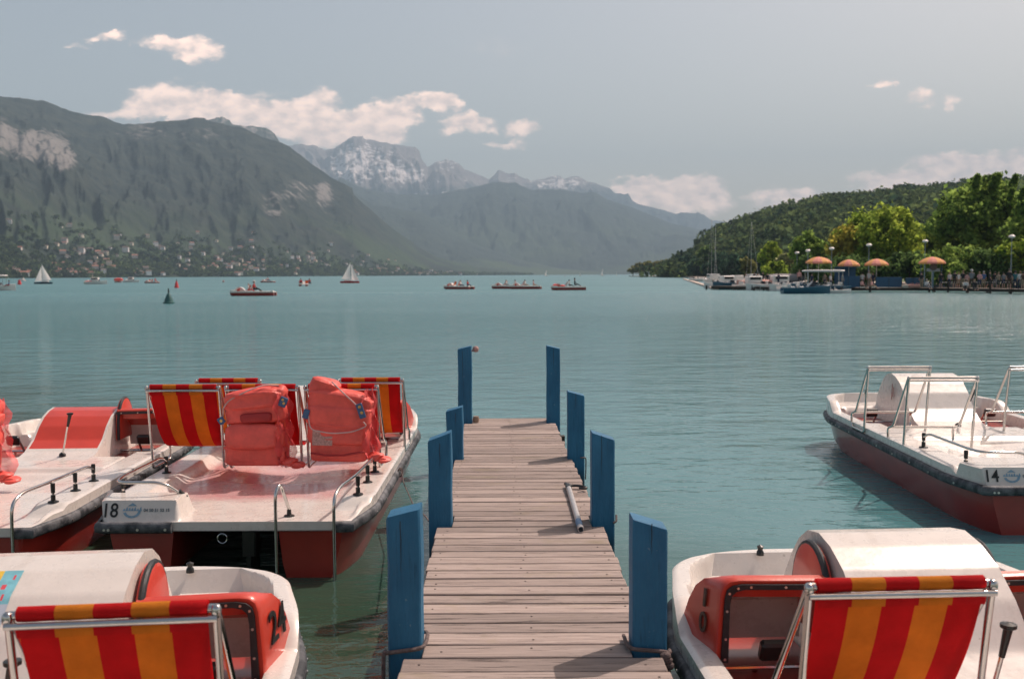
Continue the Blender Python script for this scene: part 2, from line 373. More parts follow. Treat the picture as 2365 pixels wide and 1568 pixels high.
# ------------------------------------------------ water
def water_mat():
    m, nt, b = nmat('lake water'); L = nt.links.new
    def N(t, **k):
        n = nt.nodes.new(t)
        for a, v in k.items(): setattr(n, a, v)
        return n
    tc = N('ShaderNodeTexCoord')
    def noise(scale, sx, sy, det=3, rough=.5, rot=0):
        mp = N('ShaderNodeMapping'); mp.inputs['Scale'].default_value = (sx, sy, 1); mp.inputs['Rotation'].default_value = (0, 0, rot); L(tc.outputs['Object'], mp.inputs[0])
        n = N('ShaderNodeTexNoise'); n.inputs['Scale'].default_value = scale; n.inputs['Detail'].default_value = det; n.inputs['Roughness'].default_value = rough
        L(mp.outputs[0], n.inputs['Vector']); return n.outputs[0]
    def math_(op, a, b_, c=None):
        n = N('ShaderNodeMath', operation=op)
        for i, v in enumerate((a, b_, c)):
            if v is None: continue
            if isinstance(v, (int, float)): n.inputs[i].default_value = v
            else: L(v, n.inputs[i])
        return n.outputs[0]
    swell = noise(1.0, .55, 1.25, 2, .5, .25)         # metre-long ripples
    rip = noise(3.2, .6, 1.1, 3, .55, -.2)
    fine = noise(11, .7, 1.1, 3, .6, .4)
    patch = noise(.018, .35, 1.0, 4, .6, .1)          # gust patches
    pr = N('ShaderNodeMapRange'); L(patch, pr.inputs[0]); pr.inputs[1].default_value = .35; pr.inputs[2].default_value = .65; pr.inputs[3].default_value = .5; pr.inputs[4].default_value = 1.3
    # distance from the piers: calmer water between the moored boats
    sp = N('ShaderNodeSeparateXYZ'); L(tc.outputs['Object'], sp.inputs[0])
    far = N('ShaderNodeMapRange'); L(sp.outputs[1], far.inputs[0]); far.inputs[1].default_value = 8; far.inputs[2].default_value = 40; far.inputs[3].default_value = .55; far.inputs[4].default_value = 3.0
    h = math_('ADD', math_('MULTIPLY', swell, .095), math_('ADD', math_('MULTIPLY', rip, .058), math_('MULTIPLY', fine, .011)))
    h = math_('MULTIPLY', h, math_('MULTIPLY', pr.outputs[0], far.outputs[0]))
    bp = N('ShaderNodeBump'); bp.inputs['Strength'].default_value = 1.0; bp.inputs['Distance'].default_value = 1.0; L(h, bp.inputs['Height']); L(bp.outputs[0], b.inputs['Normal'])
    mx = N('ShaderNodeMix'); mx.data_type = 'RGBA'; L(pr.outputs[0], mx.inputs[0])
    mx.inputs[6].default_value = (.090, .228, .238, 1); mx.inputs[7].default_value = (.070, .188, .203, 1)
    # shallow bed showing near the landing, with dark pier and boat reflections painted in
    sh1 = math_('ADD', sp.outputs[1], math_('MULTIPLY', sp.outputs[0], 1.1)); sh2 = math_('ADD', sh1, math_('MULTIPLY', noise(.5, 1, 1, 3), 4.0))
    sr = N('ShaderNodeMapRange'); sr.interpolation_type = 'SMOOTHSTEP'; L(sh2, sr.inputs[0]); sr.inputs[1].default_value = 6.0; sr.inputs[2].default_value = 15.0
    m2_ = N('ShaderNodeMix'); m2_.data_type = 'RGBA'; L(sr.outputs[0], m2_.inputs[0]); m2_.inputs[6].default_value = (.030, .058, .036, 1); L(mx.outputs[2], m2_.inputs[7])
    L(m2_.outputs[2], b.inputs['Base Color'])
    rf = N('ShaderNodeMapRange'); L(sp.outputs[1], rf.inputs[0]); rf.inputs[1].default_value = 10; rf.inputs[2].default_value = 140; rf.inputs[3].default_value = .05; rf.inputs[4].default_value = .30; L(rf.outputs[0], b.inputs['Roughness']); b.inputs['IOR'].default_value = 1.36
    return m
M['water'] = water_mat()
def radial_sheet(name, z, rings, mats, x0=-1, x1=1):
    vs, n = [], 97
    for r_ in rings:
        for k in range(n):
            a = R(-75)+R(150)*k/(n-1); vs.append((r_*math.sin(a), r_*math.cos(a), z))
    return vs, gridfaces(len(rings), n)
vs_ = []
b_ = MB(); rings = [1e-3]+[2.0*1.35**i for i in range(32)]
nseg = 72
for r_ in rings:
    for k in range(nseg): a = 2*math.pi*k/nseg; vs_.append((r_*math.sin(a), r_*math.cos(a), 0))
fs_ = [(i*nseg+k, i*nseg+(k+1)%nseg, (i+1)*nseg+(k+1)%nseg, (i+1)*nseg+k) for i in range(len(rings)-1) for k in range(nseg)]
fs_ = [f[::-1] for f in fs_]
tag(link('water', npmesh('water', vs_, fs_, M['water'], smooth=False)), kind='structure')

# ------------------------------------------------ mountains
def mountain_mat(name, forest, forest2, meadow, rock, snow=False, meadow_top=260, sc=.012, rock2=(.20,.19,.18)):
    m, nt, b = nmat(name); L = nt.links.new
    def N(t, **k):
        n = nt.nodes.new(t)
        for a, v in k.items(): setattr(n, a, v)
        return n
    tc = N('ShaderNodeTexCoord'); sp = N('ShaderNodeSeparateXYZ'); L(tc.outputs['Object'], sp.inputs[0])
    def noise(s_, d=5, st=(1,1,1)):
        mp = N('ShaderNodeMapping'); mp.inputs['Scale'].default_value = st; L(tc.outputs['Object'], mp.inputs[0])
        n = N('ShaderNodeTexNoise'); n.inputs['Scale'].default_value = s_; n.inputs['Detail'].default_value = d; n.inputs['Roughness'].default_value = .62; L(mp.outputs[0], n.inputs['Vector']); return n.outputs[0]
    def rng(x, a, b_, c=0, d=1):
        r = N('ShaderNodeMapRange'); L(x, r.inputs[0]); r.inputs[1].default_value = a; r.inputs[2].default_value = b_; r.inputs[3].default_value = c; r.inputs[4].default_value = d; return r.outputs[0]
    def mix(f, a, c):
        n = N('ShaderNodeMix'); n.data_type = 'RGBA'; L(f, n.inputs[0])
        for i, v in ((6, a), (7, c)):
            if isinstance(v, tuple): n.inputs[i].default_value = (*v, 1)
            else: L(v, n.inputs[i])
        return n.outputs[2]
    n1 = noise(sc); n2 = noise(sc*.22, 4)
    base = mix(rng(n1, .38, .62), forest2, forest)
    ml = N('ShaderNodeMath', operation='MULTIPLY'); L(rng(sp.outputs[2], meadow_top, 40), ml.inputs[0]); L(rng(n2, .42, .60), ml.inputs[1])
    base = mix(ml.outputs[0], base, meadow)
    at = N('ShaderNodeAttribute'); at.attribute_name = 'rock'
    rn = noise(sc*1.9, 8, (1, 1, .5))
    ad = N('ShaderNodeMath', operation='MULTIPLY_ADD'); L(rn, ad.inputs[0]); ad.inputs[1].default_value = 2.0; ad.inputs[2].default_value = -1.0
    su = N('ShaderNodeMath', operation='ADD'); L(at.outputs['Fac'], su.inputs[0]); L(ad.outputs[0], su.inputs[1])
    base = mix(rng(su.outputs[0], .38, .68), base, mix(rng(n1, .35, .65), rock2, rock))
    if snow:
        a2 = N('ShaderNodeAttribute'); a2.attribute_name = 'snow'
        s2 = N('ShaderNodeMath', operation='MULTIPLY_ADD'); L(noise(sc*2.2, 6, (1, 1, 2.2)), s2.inputs[0]); s2.inputs[1].default_value = 3.0; s2.inputs[2].default_value = -1.5
        s3 = N('ShaderNodeMath', operation='ADD'); L(a2.outputs['Fac'], s3.inputs[0]); L(s2.outputs[0], s3.inputs[1])
        base = mix(rng(s3.outputs[0], .58, .72), base, (.66, .62, .61))
    L(base, b.inputs['Base Color']); b.inputs['Roughness'].default_value = .95; b.inputs['Specular IOR Level'].default_value = .05
    bp = N('ShaderNodeBump'); bp.inputs['Strength'].default_value = .9; bp.inputs['Distance'].default_value = 22; L(n1, bp.inputs['Height']); L(bp.outputs[0], b.inputs['Normal'])
    return m
TERR = {}
def ridge(name, sky_pts, Dr, Df, mats, n=420, rows=90, seed=1, amp=.06, prof=.85, foot_y=None, rockf=None, snowf=None, gul=.05, jag=0.0, back=1.35):
    """terrain strip seen between its shoreline foot and its skyline; Dr/Df are (x, metres) tables"""
    sx = np.array([p[0] for p in sky_pts], float); sy = np.array([p[1] for p in sky_pts], float)
    px = np.linspace(sx[0], sx[-1], n); py = np.interp(px, sx, sy)
    py = py + fbm(px/14, px*0+seed*3.3, seed+50, 4)*jag
    dr = np.interp(px, [p[0] for p in Dr], [p[1] for p in Dr]); df = np.interp(px, [p[0] for p in Df], [p[1] for p in Df])
    A = np.array([CR @ Vector(((x-1182.5)/F, -(y-784)/F, -1)) for x, y in zip(px, py)])
    A0 = np.array([CR @ Vector(((x-1182.5)/F, -(640-784)/F, -1)) for x in px])
    hz = np.hypot(A[:, 0], A[:, 1]); H = HC + A[:, 2]/hz*dr
    az = A0[:, :2]/np.hypot(A0[:, 0], A0[:, 1])[:, None]
    v = np.concatenate([np.linspace(0, 1, rows), 1+np.linspace(.06, 1, 14)])
    VV, XX = np.meshgrid(v, px, indexing='ij')
    Hh = np.maximum(H, 3)[None]
    D = np.where(VV <= 1, df[None]+(dr-df)[None]*VV, dr[None]+(VV-1)*(back-1)*dr[None]*2)
    up = np.clip(VV, 0, 1); p = up**prof
    z = Hh*p
    env = np.sin(np.pi*np.clip(up, 0, 1))**.8
    g1 = fbm(XX/85, VV*3.6, seed, 5); g2 = fbm(XX/22, VV*9, seed+5, 5)
    g3 = 1-2*np.abs(fbm(XX/60+g1*1.3+VV*.9, VV*4.6+g1*.9, seed+9, 5))
    z = z + Hh*env*(amp*g1*2+gul*g3+gul*.5*g2)
    z = np.where(VV > 1, Hh*(1-(VV-1)*.8)+0*z, z)
    z = np.where(up <= 0, -4.0, np.maximum(z, .3))
    D = D*(1+env*.035*g1)
    X = az[:, 0][None]*D; Y = az[:, 1][None]*D
    Vt = np.stack([X, Y, z], -1).reshape(-1, 3)
    # projected photo coordinates of each vertex, only to place cliffs and snow on the terrain where they are
    el = (z-HC)/D; yp = 784-F*np.tan(PITCH+np.arctan(el)); 
    at = {'rock': np.zeros(Vt.shape[0])}
    if rockf is not None: at['rock'] = rockf(XX, yp, VV, g2).ravel()
    if snowf is not None: at['snow'] = snowf(XX, yp, VV, g2, z).ravel()
    me = npmesh(name, Vt, gridfaces(len(v), n)[:, ::-1], mats, True, None, at)
    o = link(name, me); tag(o, kind='structure')
    TERR[name] = (px, v, X, Y, z)
    return o
def ell(X, Y, cx, cy, rx, ry): return np.clip(1-((X-cx)/rx)**2-((Y-cy)/ry)**2, 0, 1)
def c6(L_): return [(x*.3561, 191.4+y*.3561) for x, y in L_]
def c7(L_): return [(765.6+x*.3885, 191.4+y*.3885) for x, y in L_]
m1 = [(-330,150),(-200,190),(-90,212)]+c6([(0,90),(150,100),(320,120),(400,150),(480,180),(600,212),(700,220),(780,255),(820,268),(950,272),(1050,255),(1200,245),(1260,235),(1290,225),(1350,228),(1370,245),(1500,275),(1600,295),(1700,345),(1850,395),(1900,420),(2000,500),(2150,610),(2300,690)])+c7([(90,622),(200,720),(300,810),(400,890),(500,960),(620,1035),(760,1070),(900,1098),(1040,1118),(1180,1132)])
M['m1'] = mountain_mat('near mountain', (.042,.052,.044), (.018,.028,.028), (.050,.078,.042), (.19,.178,.168))
def rock1(X, Y, v, g):
    r = 1.0*ell(X, Y, 45, 358, 75, 42)+1.1*ell(X, Y, 120, 366, 70, 52)+.9*ell(X, Y, 160, 392, 35, 30)+.8*ell(X, Y, 15, 335, 30, 40)
    r = r+.62*ell(X, Y, 640, 480, 60, 40)+.85*ell(X, Y, 755, 455, 26, 45)+.58*ell(X, Y, 700, 440, 70, 34)+.55*ell(X, Y, 330, 320, 70, 30)+.4*ell(X, Y, 470, 320, 120, 28)
    return np.clip(r, 0, 1)*.78
ridge('mountain_near', m1, [(-330,4600),(500,4900),(800,4700),(1225,5600)], [(-330,1500),(0,1700),(600,2500),(900,3300),(1225,4700)], M['m1'], 520, 110, 3, .075, 1.25, rockf=rock1, gul=.032, jag=2.2)
M['m2'] = mountain_mat('crag', (.06,.075,.06), (.04,.05,.045), (.08,.10,.05), (.36,.33,.31), rock2=(.22,.2,.19))
ridge('mountain_crag', [(420,300)]+c6([(1330,255),(1370,245),(1430,228),(1480,222),(1510,240),(1530,275),(1580,275),(1660,285),(1700,288),(1760,300),(1800,330),(1830,385),(1900,440),(2000,520)]), [(400,7200),(800,7200)], [(400,5600),(800,5600)], M['m2'], 200, 40, 8, .05, 1.0, rockf=lambda X, Y, v, g: .45+.4*g, jag=5)
m2 = [(600,340),(650,338)]+c6([(1900,405),(1950,398),(2050,405),(2110,435),(2180,425),(2250,380),(2300,355),(2365,350)])[0:]+c7([(130,330),(170,320),(220,345),(270,345),(330,360),(420,372),(500,378),(530,400),(545,460),(575,500),(600,490),(640,470),(690,455),(740,475),(800,515),(870,540),(940,575),(960,560),(1000,515),(1040,540),(1090,535),(1150,565),(1190,580),(1300,560),(1350,550),(1390,570),(1430,560),(1480,560),(1520,590),(1600,610),(1660,630),(1680,655),(1740,660),(1760,655),(1790,700),(1900,740),(2050,780),(2110,765),(2180,770),(2260,815),(2400,850),(2600,880)])
M['m3'] = mountain_mat('high massif', (.045,.06,.06), (.03,.042,.048), (.06,.08,.05), (.25,.225,.22), snow=True, meadow_top=100, sc=.0045, rock2=(.15,.14,.14))
def rock3(X, Y, v, g): return np.where(X < 1400, SS(475, 400, Y), SS(460, 420, Y))*.9
def snow3(X, Y, v, g, z):
    s = .75*ell(X, Y, 850, 375, 95, 60)+.7*ell(X, Y, 940, 400, 60, 30)+.5*ell(X, Y, 1035, 380, 50, 20)+.75*ell(X, Y, 1290, 425, 80, 26)+.35*ell(X, Y, 990, 430, 140, 40)+.35*ell(X, Y, 1160, 415, 60, 16)+.45*ell(X, Y, 800, 400, 50, 60)
    return np.clip(s, 0, .8)
ridge('mountain_massif', m2, [(600,13000),(1000,13000),(1300,14000),(1800,14000)], [(600,9000),(1800,9800)], M['m3'], 560, 120, 12, .10, 1.0, rockf=rock3, snowf=snow3, gul=.11, jag=5)
m3 = [(700,470),(760,455)]+c7([(60,560),(200,630),(400,662),(600,668),(750,640),(880,618),(960,590),(1100,595),(1180,635),(1350,635),(1500,655),(1560,650),(1650,700),(1800,745),(2000,830),(2300,900),(2700,1000)])
M['m4'] = mountain_mat('blue ridge', (.042,.058,.050), (.026,.038,.036), (.06,.085,.05), (.20,.19,.18), meadow_top=500, sc=.006)
ridge('mountain_middle', m3, [(700,9300),(1900,9600)], [(700,5600),(1200,6500),(1900,6500)], M['m4'], 380, 80, 21, .08, .95, gul=.07, jag=2)
m4 = [(760,480)]+c7([(120,640),(250,725),(400,748),(550,775),(640,830),(700,868),(850,930),(1000,975),(1150,1025),(1300,1065),(1500,1100),(1700,1125)])
ridge('mountain_spur', m4, [(760,7200),(1500,7600)], [(760,5000),(1100,5300),(1500,6200)], M['m4'], 300, 60, 27, .07, 1.0, gul=.06, jag=2)
m5 = c7([(1150,1060),(1260,1045),(1400,1010),(1600,985),(1750,940),(1900,930),(2050,900),(2300,930),(2600,950)])
ridge('mountain_shore', m5, [(1200,8200),(2000,7600)], [(1200,6500),(2000,6000)], M['m4'], 200, 40, 33, .05, 1.0, gul=.05, jag=2)

# wooded hill on the right shore
M['hill'] = mat('hill earth', (.035,.045,.022), .95, var=.3, scale=.05)
hillpts = [(1540,622),(1563,590),(1592,572),(1606,578),(1620,566),(1630,548),(1649,540),(1662,519),(1678,512),(1693,517),(1715,504),(1760,490),(1800,482),(1837,473),(1871,467),(1904,457),(1953,453),(1993,452),(2038,448),(2072,438),(2138,435),(2194,431),(2250,424),(2365,418),(2560,405)]
hillpts = [(x, y+(20 if x < 1720 else 11)+(8 if x < 1640 else 0)) for x, y in hillpts]; hillpts[0] = (1540, 631)
ridge('hill', hillpts, [(1540,820),(1700,900),(2560,1000)], [(1540,640),(1650,540),(1800,420),(2100,330),(2560,300)], M['hill'], 240, 50, 41, .03, .9, gul=.02, jag=0)

# foliage scatter: one mesh of leaf clumps
def clump_cloud(name, centres, radii, per, leaf, mats, parent=None, seed=0, flat=.8, mi=None, shell=.55):
    rg = np.random.default_rng(seed); C_ = np.repeat(np.asarray(centres, float), per, 0); Rr = np.repeat(np.asarray(radii, float), per)
    n = len(C_); d = rg.normal(size=(n, 3)); d /= np.linalg.norm(d, axis=1)[:, None]
    rad = (shell+(1-shell)*rg.random(n)**.7)*Rr*(1+.28*rg.normal(size=n)*.5)
    P = C_+d*rad[:, None]*np.array([1, 1, flat])
    nrm = d+rg.normal(size=(n, 3))*.55; nrm /= np.linalg.norm(nrm, axis=1)[:, None]
    t = np.cross(nrm, rg.normal(size=(n, 3))); t /= np.linalg.norm(t, axis=1)[:, None]+1e-9; bt = np.cross(nrm, t)
    s_ = (leaf*(0.55+.9*rg.random(n)))[:, None]
    Vq = np.stack([P-t*s_-bt*s_*.45, P+t*s_*.25-bt*s_*.7, P+t*s_+bt*s_*.35, P-t*s_*.3+bt*s_*.75], 1).reshape(-1, 3)
    Fq = np.arange(n*4).reshape(n, 4)
    me = npmesh(name, Vq, Fq, mats, False, None if mi is None else np.repeat(mi, per))
    return link(name, me, parent)
def terr_point(name, i, j):
    px, v, X, Y, z = TERR[name]; return np.array([X[j, i], Y[j, i], z[j, i]])
M['leaf_hill'] = leafmat('hill wood foliage', (.095,.130,.045), (.026,.052,.032), isl=.45, sc=.045, tb=1.2)
px_, v_, X_, Y_, z_ = TERR['hill']
cs, rs = [], []
rg = np.random.default_rng(5)
for _ in range(3300):
    i = rg.integers(0, len(px_)); j = int(min(len(v_)-16, 89 if False else rg.random()**.8*50)); j = min(j, 49)
    r_ = rg.uniform(3.2, 7.2); cs.append([X_[j, i]+rg.normal()*4, Y_[j, i]+rg.normal()*4, z_[j, i]+r_*.35+rg.random()*2]); rs.append(r_)
for i in range(0, len(px_)):        # the skyline row of crowns
    j = 49; r_ = rg.uniform(3., 6.); cs.append([X_[j, i], Y_[j, i], z_[j, i]+rg.uniform(-3, 1.5)]); rs.append(r_)
o = clump_cloud('hillside_wood', cs, rs, 46, 1.5, M['leaf_hill'], seed=3)
tag(o, 'dense mixed green wood covering the hill behind the right shore', 'wood', kind='stuff')
# far shore trees (left)
M['leaf_far'] = leafmat('far shore foliage', (.06,.085,.035), (.02,.036,.026), isl=.4, sc=.02)
px_, v_, X_, Y_, z_ = TERR['mountain_near']
cs, rs = [], []
for _ in range(2600):
    i = rg.integers(40, len(px_)); j = int(abs(rg.normal())*9)+1
    if j > 27: continue
    r_ = rg.uniform(5, 11); cs.append([X_[j, i]+rg.normal()*8, Y_[j, i]+rg.normal()*8, z_[j, i]+r_*.3]); rs.append(r_)
o = clump_cloud('far_shore_wood', cs, rs, 26, 3.2, M['leaf_far'], seed=9)
tag(o, 'dark tree belts between the houses along the far left shore', 'wood', kind='stuff')
# houses of the far villages
M['hw'] = [mat('pale render', (.62,.55,.50), .9, var=.05), mat('cream render', (.70,.62,.50), .9, var=.05), mat('white render', (.78,.74,.72), .9, var=.03)]
M['hr'] = [mat('tile roof', (.30,.14,.10), .9), mat('brown roof', (.17,.12,.10), .9)]
M['dark'] = mat('dark window glass', (.02,.025,.03), .2)
def house_mesh(w_, d_, h_, rf, wm, rm):
    b = MB(); b.mat(0)
    b.box((0,0,h_/2-1), (w_, d_, h_+2))
    b.mat(1); o_ = .6
    b.loft([[(-w_/2-o_, -d_/2-o_, h_), (w_/2+o_, -d_/2-o_, h_), (w_/2+o_, 0, h_+rf), (-w_/2-o_, 0, h_+rf)],
            [(-w_/2-o_, d_/2+o_, h_), (w_/2+o_, d_/2+o_, h_), (w_/2+o_, .01, h_+rf), (-w_/2-o_, .01, h_+rf)]], True, True)
    b.mat(2)
    for x in (-w_*.3, 0, w_*.3):
        for zz in np.arange(1.4, h_-.8, 2.8): b.box((x, -d_/2-.02, zz), (1.1, .08, 1.3))
    return b.mesh('house', [wm, rm, M['dark']], smooth=False)
hm = [house_mesh(rg.uniform(10, 17), rg.uniform(8, 12), h_, rg.uniform(2.5, 4), M['hw'][k % 3], M['hr'][k % 2]) for k, h_ in enumerate([6, 8, 6, 9, 7, 11])]
placed = 0
rngh = random.Random(11)
while placed < 260:
    i = rngh.randrange(60, len(px_)-40); x = px_[i]
    j = int(1+abs(rngh.gauss(0, 10))) if x < 950 else int(1+abs(rngh.gauss(0, 6)))
    if x < 0 or j > 26 or fbm(np.array([x/60]), np.array([j/8]), 77, 3)[0] < -.15: continue
    o = link('house', hm[rngh.randrange(6)], None, (float(X_[j, i])+rngh.uniform(-15, 15), float(Y_[j, i])+rngh.uniform(-10, 10), float(z_[j, i])+3.0), rngh.uniform(-.9, .9))
    s_ = rngh.uniform(.5, .85); o.scale = (s_, s_, s_)
    tag(o, 'small pale house with pitched roof among trees on the far left shore', 'house', 'houses scattered along the far left shore'); placed += 1
# ------------------------------------------------ pier
def wood_mat():
    m, nt, b = nmat('weathered planks'); L = nt.links.new
    def N(t, **k):
        n = nt.nodes.new(t)
        for a, v in k.items(): setattr(n, a, v)
        return n
    tc = N('ShaderNodeTexCoord'); g = N('ShaderNodeNewGeometry')
    off = N('ShaderNodeVectorMath', operation='MULTIPLY_ADD'); cx = N('ShaderNodeCombineXYZ'); L(g.outputs['Random Per Island'], cx.inputs[0]); L(g.outputs['Random Per Island'], cx.inputs[2])
    L(cx.outputs[0], off.inputs[0]); off.inputs[1].default_value = (37, 0, 19); L(tc.outputs['Object'], off.inputs[2])
    def noise(s_, st, d=6, r_=.65):
        mp = N('ShaderNodeMapping'); mp.inputs['Scale'].default_value = st; L(off.outputs[0], mp.inputs[0])
        n = N('ShaderNodeTexNoise'); n.inputs['Scale'].default_value = s_; n.inputs['Detail'].default_value = d; n.inputs['Roughness'].default_value = r_; L(mp.outputs[0], n.inputs['Vector']); return n.outputs[0]
    def rng(x, a, b_, c=0, d=1):
        r = N('ShaderNodeMapRange'); L(x, r.inputs[0]); r.inputs[1].default_value = a; r.inputs[2].default_value = b_; r.inputs[3].default_value = c; r.inputs[4].default_value = d; return r.outputs[0]
    def mix(f, a, c):
        n = N('ShaderNodeMix'); n.data_type = 'RGBA'; L(f, n.inputs[0])
        for i, v in ((6, a), (7, c)):
            if isinstance(v, tuple): n.inputs[i].default_value = (*v, 1)
            else: L(v, n.inputs[i])
        return n.outputs[2]
    grain = noise(9, (.35, 9, 9)); crack = noise(5, (.5, 16, 16), 4); blot = noise(2.2, (1, 1.4, 1), 5)
    c = mix(rng(grain, .3, .7), (.24,.19,.165), (.43,.345,.305))
    c = mix(rng(blot, .58, .75, 0, .7), c, (.26,.21,.135))
    c = mix(rng(crack, .60, .67, 0, .9), c, (.07,.045,.04))
    hs = N('ShaderNodeHueSaturation'); L(c, hs.inputs['Color']); L(rng(g.outputs['Random Per Island'], 0, 1, .70, 1.14), hs.inputs['Value'])
    L(hs.outputs[0], b.inputs['Base Color']); b.inputs['Roughness'].default_value = .85
    bp = N('ShaderNodeBump'); bp.inputs['Strength'].default_value = .5; bp.inputs['Distance'].default_value = .006; L(grain, bp.inputs['Height'])
    bp2 = N('ShaderNodeBump'); bp2.inputs['Strength'].default_value = .8; bp2.inputs['Distance'].default_value = .01; bp2.invert = True; L(rng(crack, .6, .7), bp2.inputs['Height']); L(bp.outputs[0], bp2.inputs['Normal'])
    L(bp2.outputs[0], b.inputs['Normal']); return m
M['wood'] = wood_mat()
PZ = 0.55
pier = empty('pier', (0.06, 3.0, 0)); tag(pier, 'narrow weathered plank pier between two rows of blue posts', 'pier')
def P_(v): return Vector(v)-Vector((0.06, 3.0, 0))
POSTS = [(-.547,-.401,4.25,.60,.635),(.520,.672,4.25,.585,.54),(-.557,-.405,6.50,.555,.61),(.523,.675,6.50,.605,.555),
         (-.595,-.445,8.86,.425,.465),(.497,.648,8.86,.60,.56),(-.605,-.452,11.05,.82,.855),(.385,.535,11.05,.855,.82)]
b = MB(); y = 2.35; k = 0; rp = random.Random(4)
nails = MB()
while y < 11.28:
    wd = .146*rp.uniform(.86, 1.06); xc = .148-.016*y; hw = .575-.0055*y*(1 if y > 5 else .6)+rp.uniform(-.006, .006)
    if y > 8.9: hw -= .012
    x0, x1 = xc-hw, xc+hw; x1 += rp.uniform(-.004, .008)
    # cut the board back round a post
    yc = y+wd/2
    for (a0, a1, yp, h1, h2) in POSTS:
        if yc > yp-.02 and yc < yp+.17:
            if a0 < 0: x0 = max(x0, a1+.004)
            else: x1 = min(x1, a0-.004)
    z = PZ-.016+rp.uniform(-.0025, .0025)
    rot = Matrix.Rotation(rp.uniform(-.0045, .0045), 3, 'Z') @ Matrix.Rotation(rp.uniform(-.012, .012), 3, 'X') @ Matrix.Rotation(rp.uniform(-.002, .002), 3, 'Y')
    b.box(P_(((x0+x1)/2, yc, z)), (x1-x0, wd-.012-abs(rp.gauss(0, .006)), .032), rot, .004)
    for sx in (x0+.07, xc, x1-.07):
        if rp.random() < .8: nails.lathe([(0, .0015), (.005, .0015), (.006, 0)], P_((sx+rp.uniform(-.02, .02), yc+rp.uniform(-.03, .03), z+.0165)), 6)
    y += wd; k += 1
b.mat(1); b.add(nails.v, nails.f)
b.build('plank_deck', [M['wood'], mat('rusty nail', (.05,.03,.025), .7)], pier, angle=30)
b = MB()
for sx in (-.42, .40): b.box(P_((sx+.02, 6.9, PZ-.10)), (.075, 8.7, .12))
for yp in (4.45, 6.7, 9.06, 11.15): b.box(P_((.03, yp, PZ-.225)), (1.12, .10, .12))
b.build('bearers', M['beam'], pier)
for (a0, a1, yp, h0, h1) in POSTS:
    b = MB(); d_ = .15; c = .008; xm = (a0+a1)/2
    zt = lambda x: PZ+h0+(h1-h0)*(x-a0)/(a1-a0)
    ring = [(a0+c, yp), (a1-c, yp), (a1, yp+c), (a1, yp+d_-c), (a1-c, yp+d_), (a0+c, yp+d_), (a0, yp+d_-c), (a0, yp+c)]
    rs = []
    for zz in (-1.4, -.3, .2, PZ): rs.append([P_((x, y_, zz)) for x, y_ in ring])
    for f_ in (.33, .66, .985): rs.append([P_((x+.0025*math.sin(f_*9+a0*7), y_, PZ+(zt(x)-PZ)*f_)) for x, y_ in ring])
    rs.append([P_((xm+(x-xm)*.965, yp+d_/2+(y_-yp-d_/2)*.965, zt(x)+.004)) for x, y_ in ring])
    b.loft(rs); o = b.build('post', M['post'], pier, angle=35)
    # drying crack down the front face
    b2 = MB(); cx_ = a0+(a1-a0)*rp.uniform(.3, .6); pts = []
    z0 = PZ+h0*.98; L_ = rp.uniform(.2, .5)
    for i in range(9): pts.append(P_((cx_+rp.uniform(-.002, .002), yp-.0006, z0-L_*h0*i/8)))
    b2.tube(pts, .0016, 5, rr=[.0018]*5+[.0014, .001, .0007, .0003]); b2.build('drying_crack', M['ink'], o and pier)
# rope round the two near posts and along
def rope(name, pts, r, label, seed=0, n=10):
    b = MB(); pts = bendpath(pts, .05, 5); b.tube(pts, r, 8); o = b.build(name, M['rope']); tag(o, label, 'rope'); return o
a0, a1, yp = POSTS[0][:3]; z = PZ+.02
rope('rope', [(a0-.02, yp+.06, z-.03), (a0-.015, yp-.015, z-.01), (a0+.05, yp-.02, z), (a1+.005, yp-.018, z+.012), (a1+.018, yp+.03, z+.02), (a1+.016, yp+.16, z+.025), (a1-.04, yp+.168, z+.01)], .009, 'thin grey rope looped round the foot of the nearest left blue post')
rope('hanging_rope', [(a0-.018, yp-.012, z-.015), (a0-.022, yp-.02, z-.2), (a0-.01, yp-.02, z-.45), (a0-.0, yp-.02, -.1)], .009, 'rope end hanging to the water from the nearest left blue post')
a0, a1, yp = POSTS[1][:3]
rope('rope', [(a0-.02, yp+.16, z), (a0-.022, yp+.02, z+.012), (a0-.008, yp-.018, z+.005), (a0+.07, yp-.02, z), (a1-.02, yp-.022, z-.005), (a1+.012, yp-.01, z-.015), (a1+.014, yp+.03, z-.02)], .009, 'grey rope knotted round the foot of the nearest right blue post')
b = MB()
for k in range(3): b.pad((a1-.012+.007*k, yp-.028, z-.022-.022*k), (.05, .035, .034), .8, 10, 8, .2, k)
b.tube([(a1, yp-.03, z-.05), (a1+.012, yp-.035, z-.25), (a1+.01, yp-.03, -.1)], .009, 8)
o = b.build('rope_knot', M['rope']); tag(o, 'lumpy grey rope knot and tail at the corner of the nearest right post', 'rope')
a0, a1, yp = POSTS[5][:3]; rope('rope', [(a1-.04, yp-.012, z-.01), (a1+.008, yp-.008, z-.01), (a1+.014, yp+.03, z-.03), (a1+.016, yp+.05, z-.10), (a1+.012, yp+.05, z-.22)], .006, 'thin rope hanging at the foot of the right blue post third from the near end')
a0, a1, yp = POSTS[3][:3]; rope('rope', [(a1-.01, yp-.01, z-.01), (a1+.012, yp-.004, z+.0), (a1+.014, yp+.04, z+.03)], .007, 'pale rope scrap at the outer foot of the second right blue post')
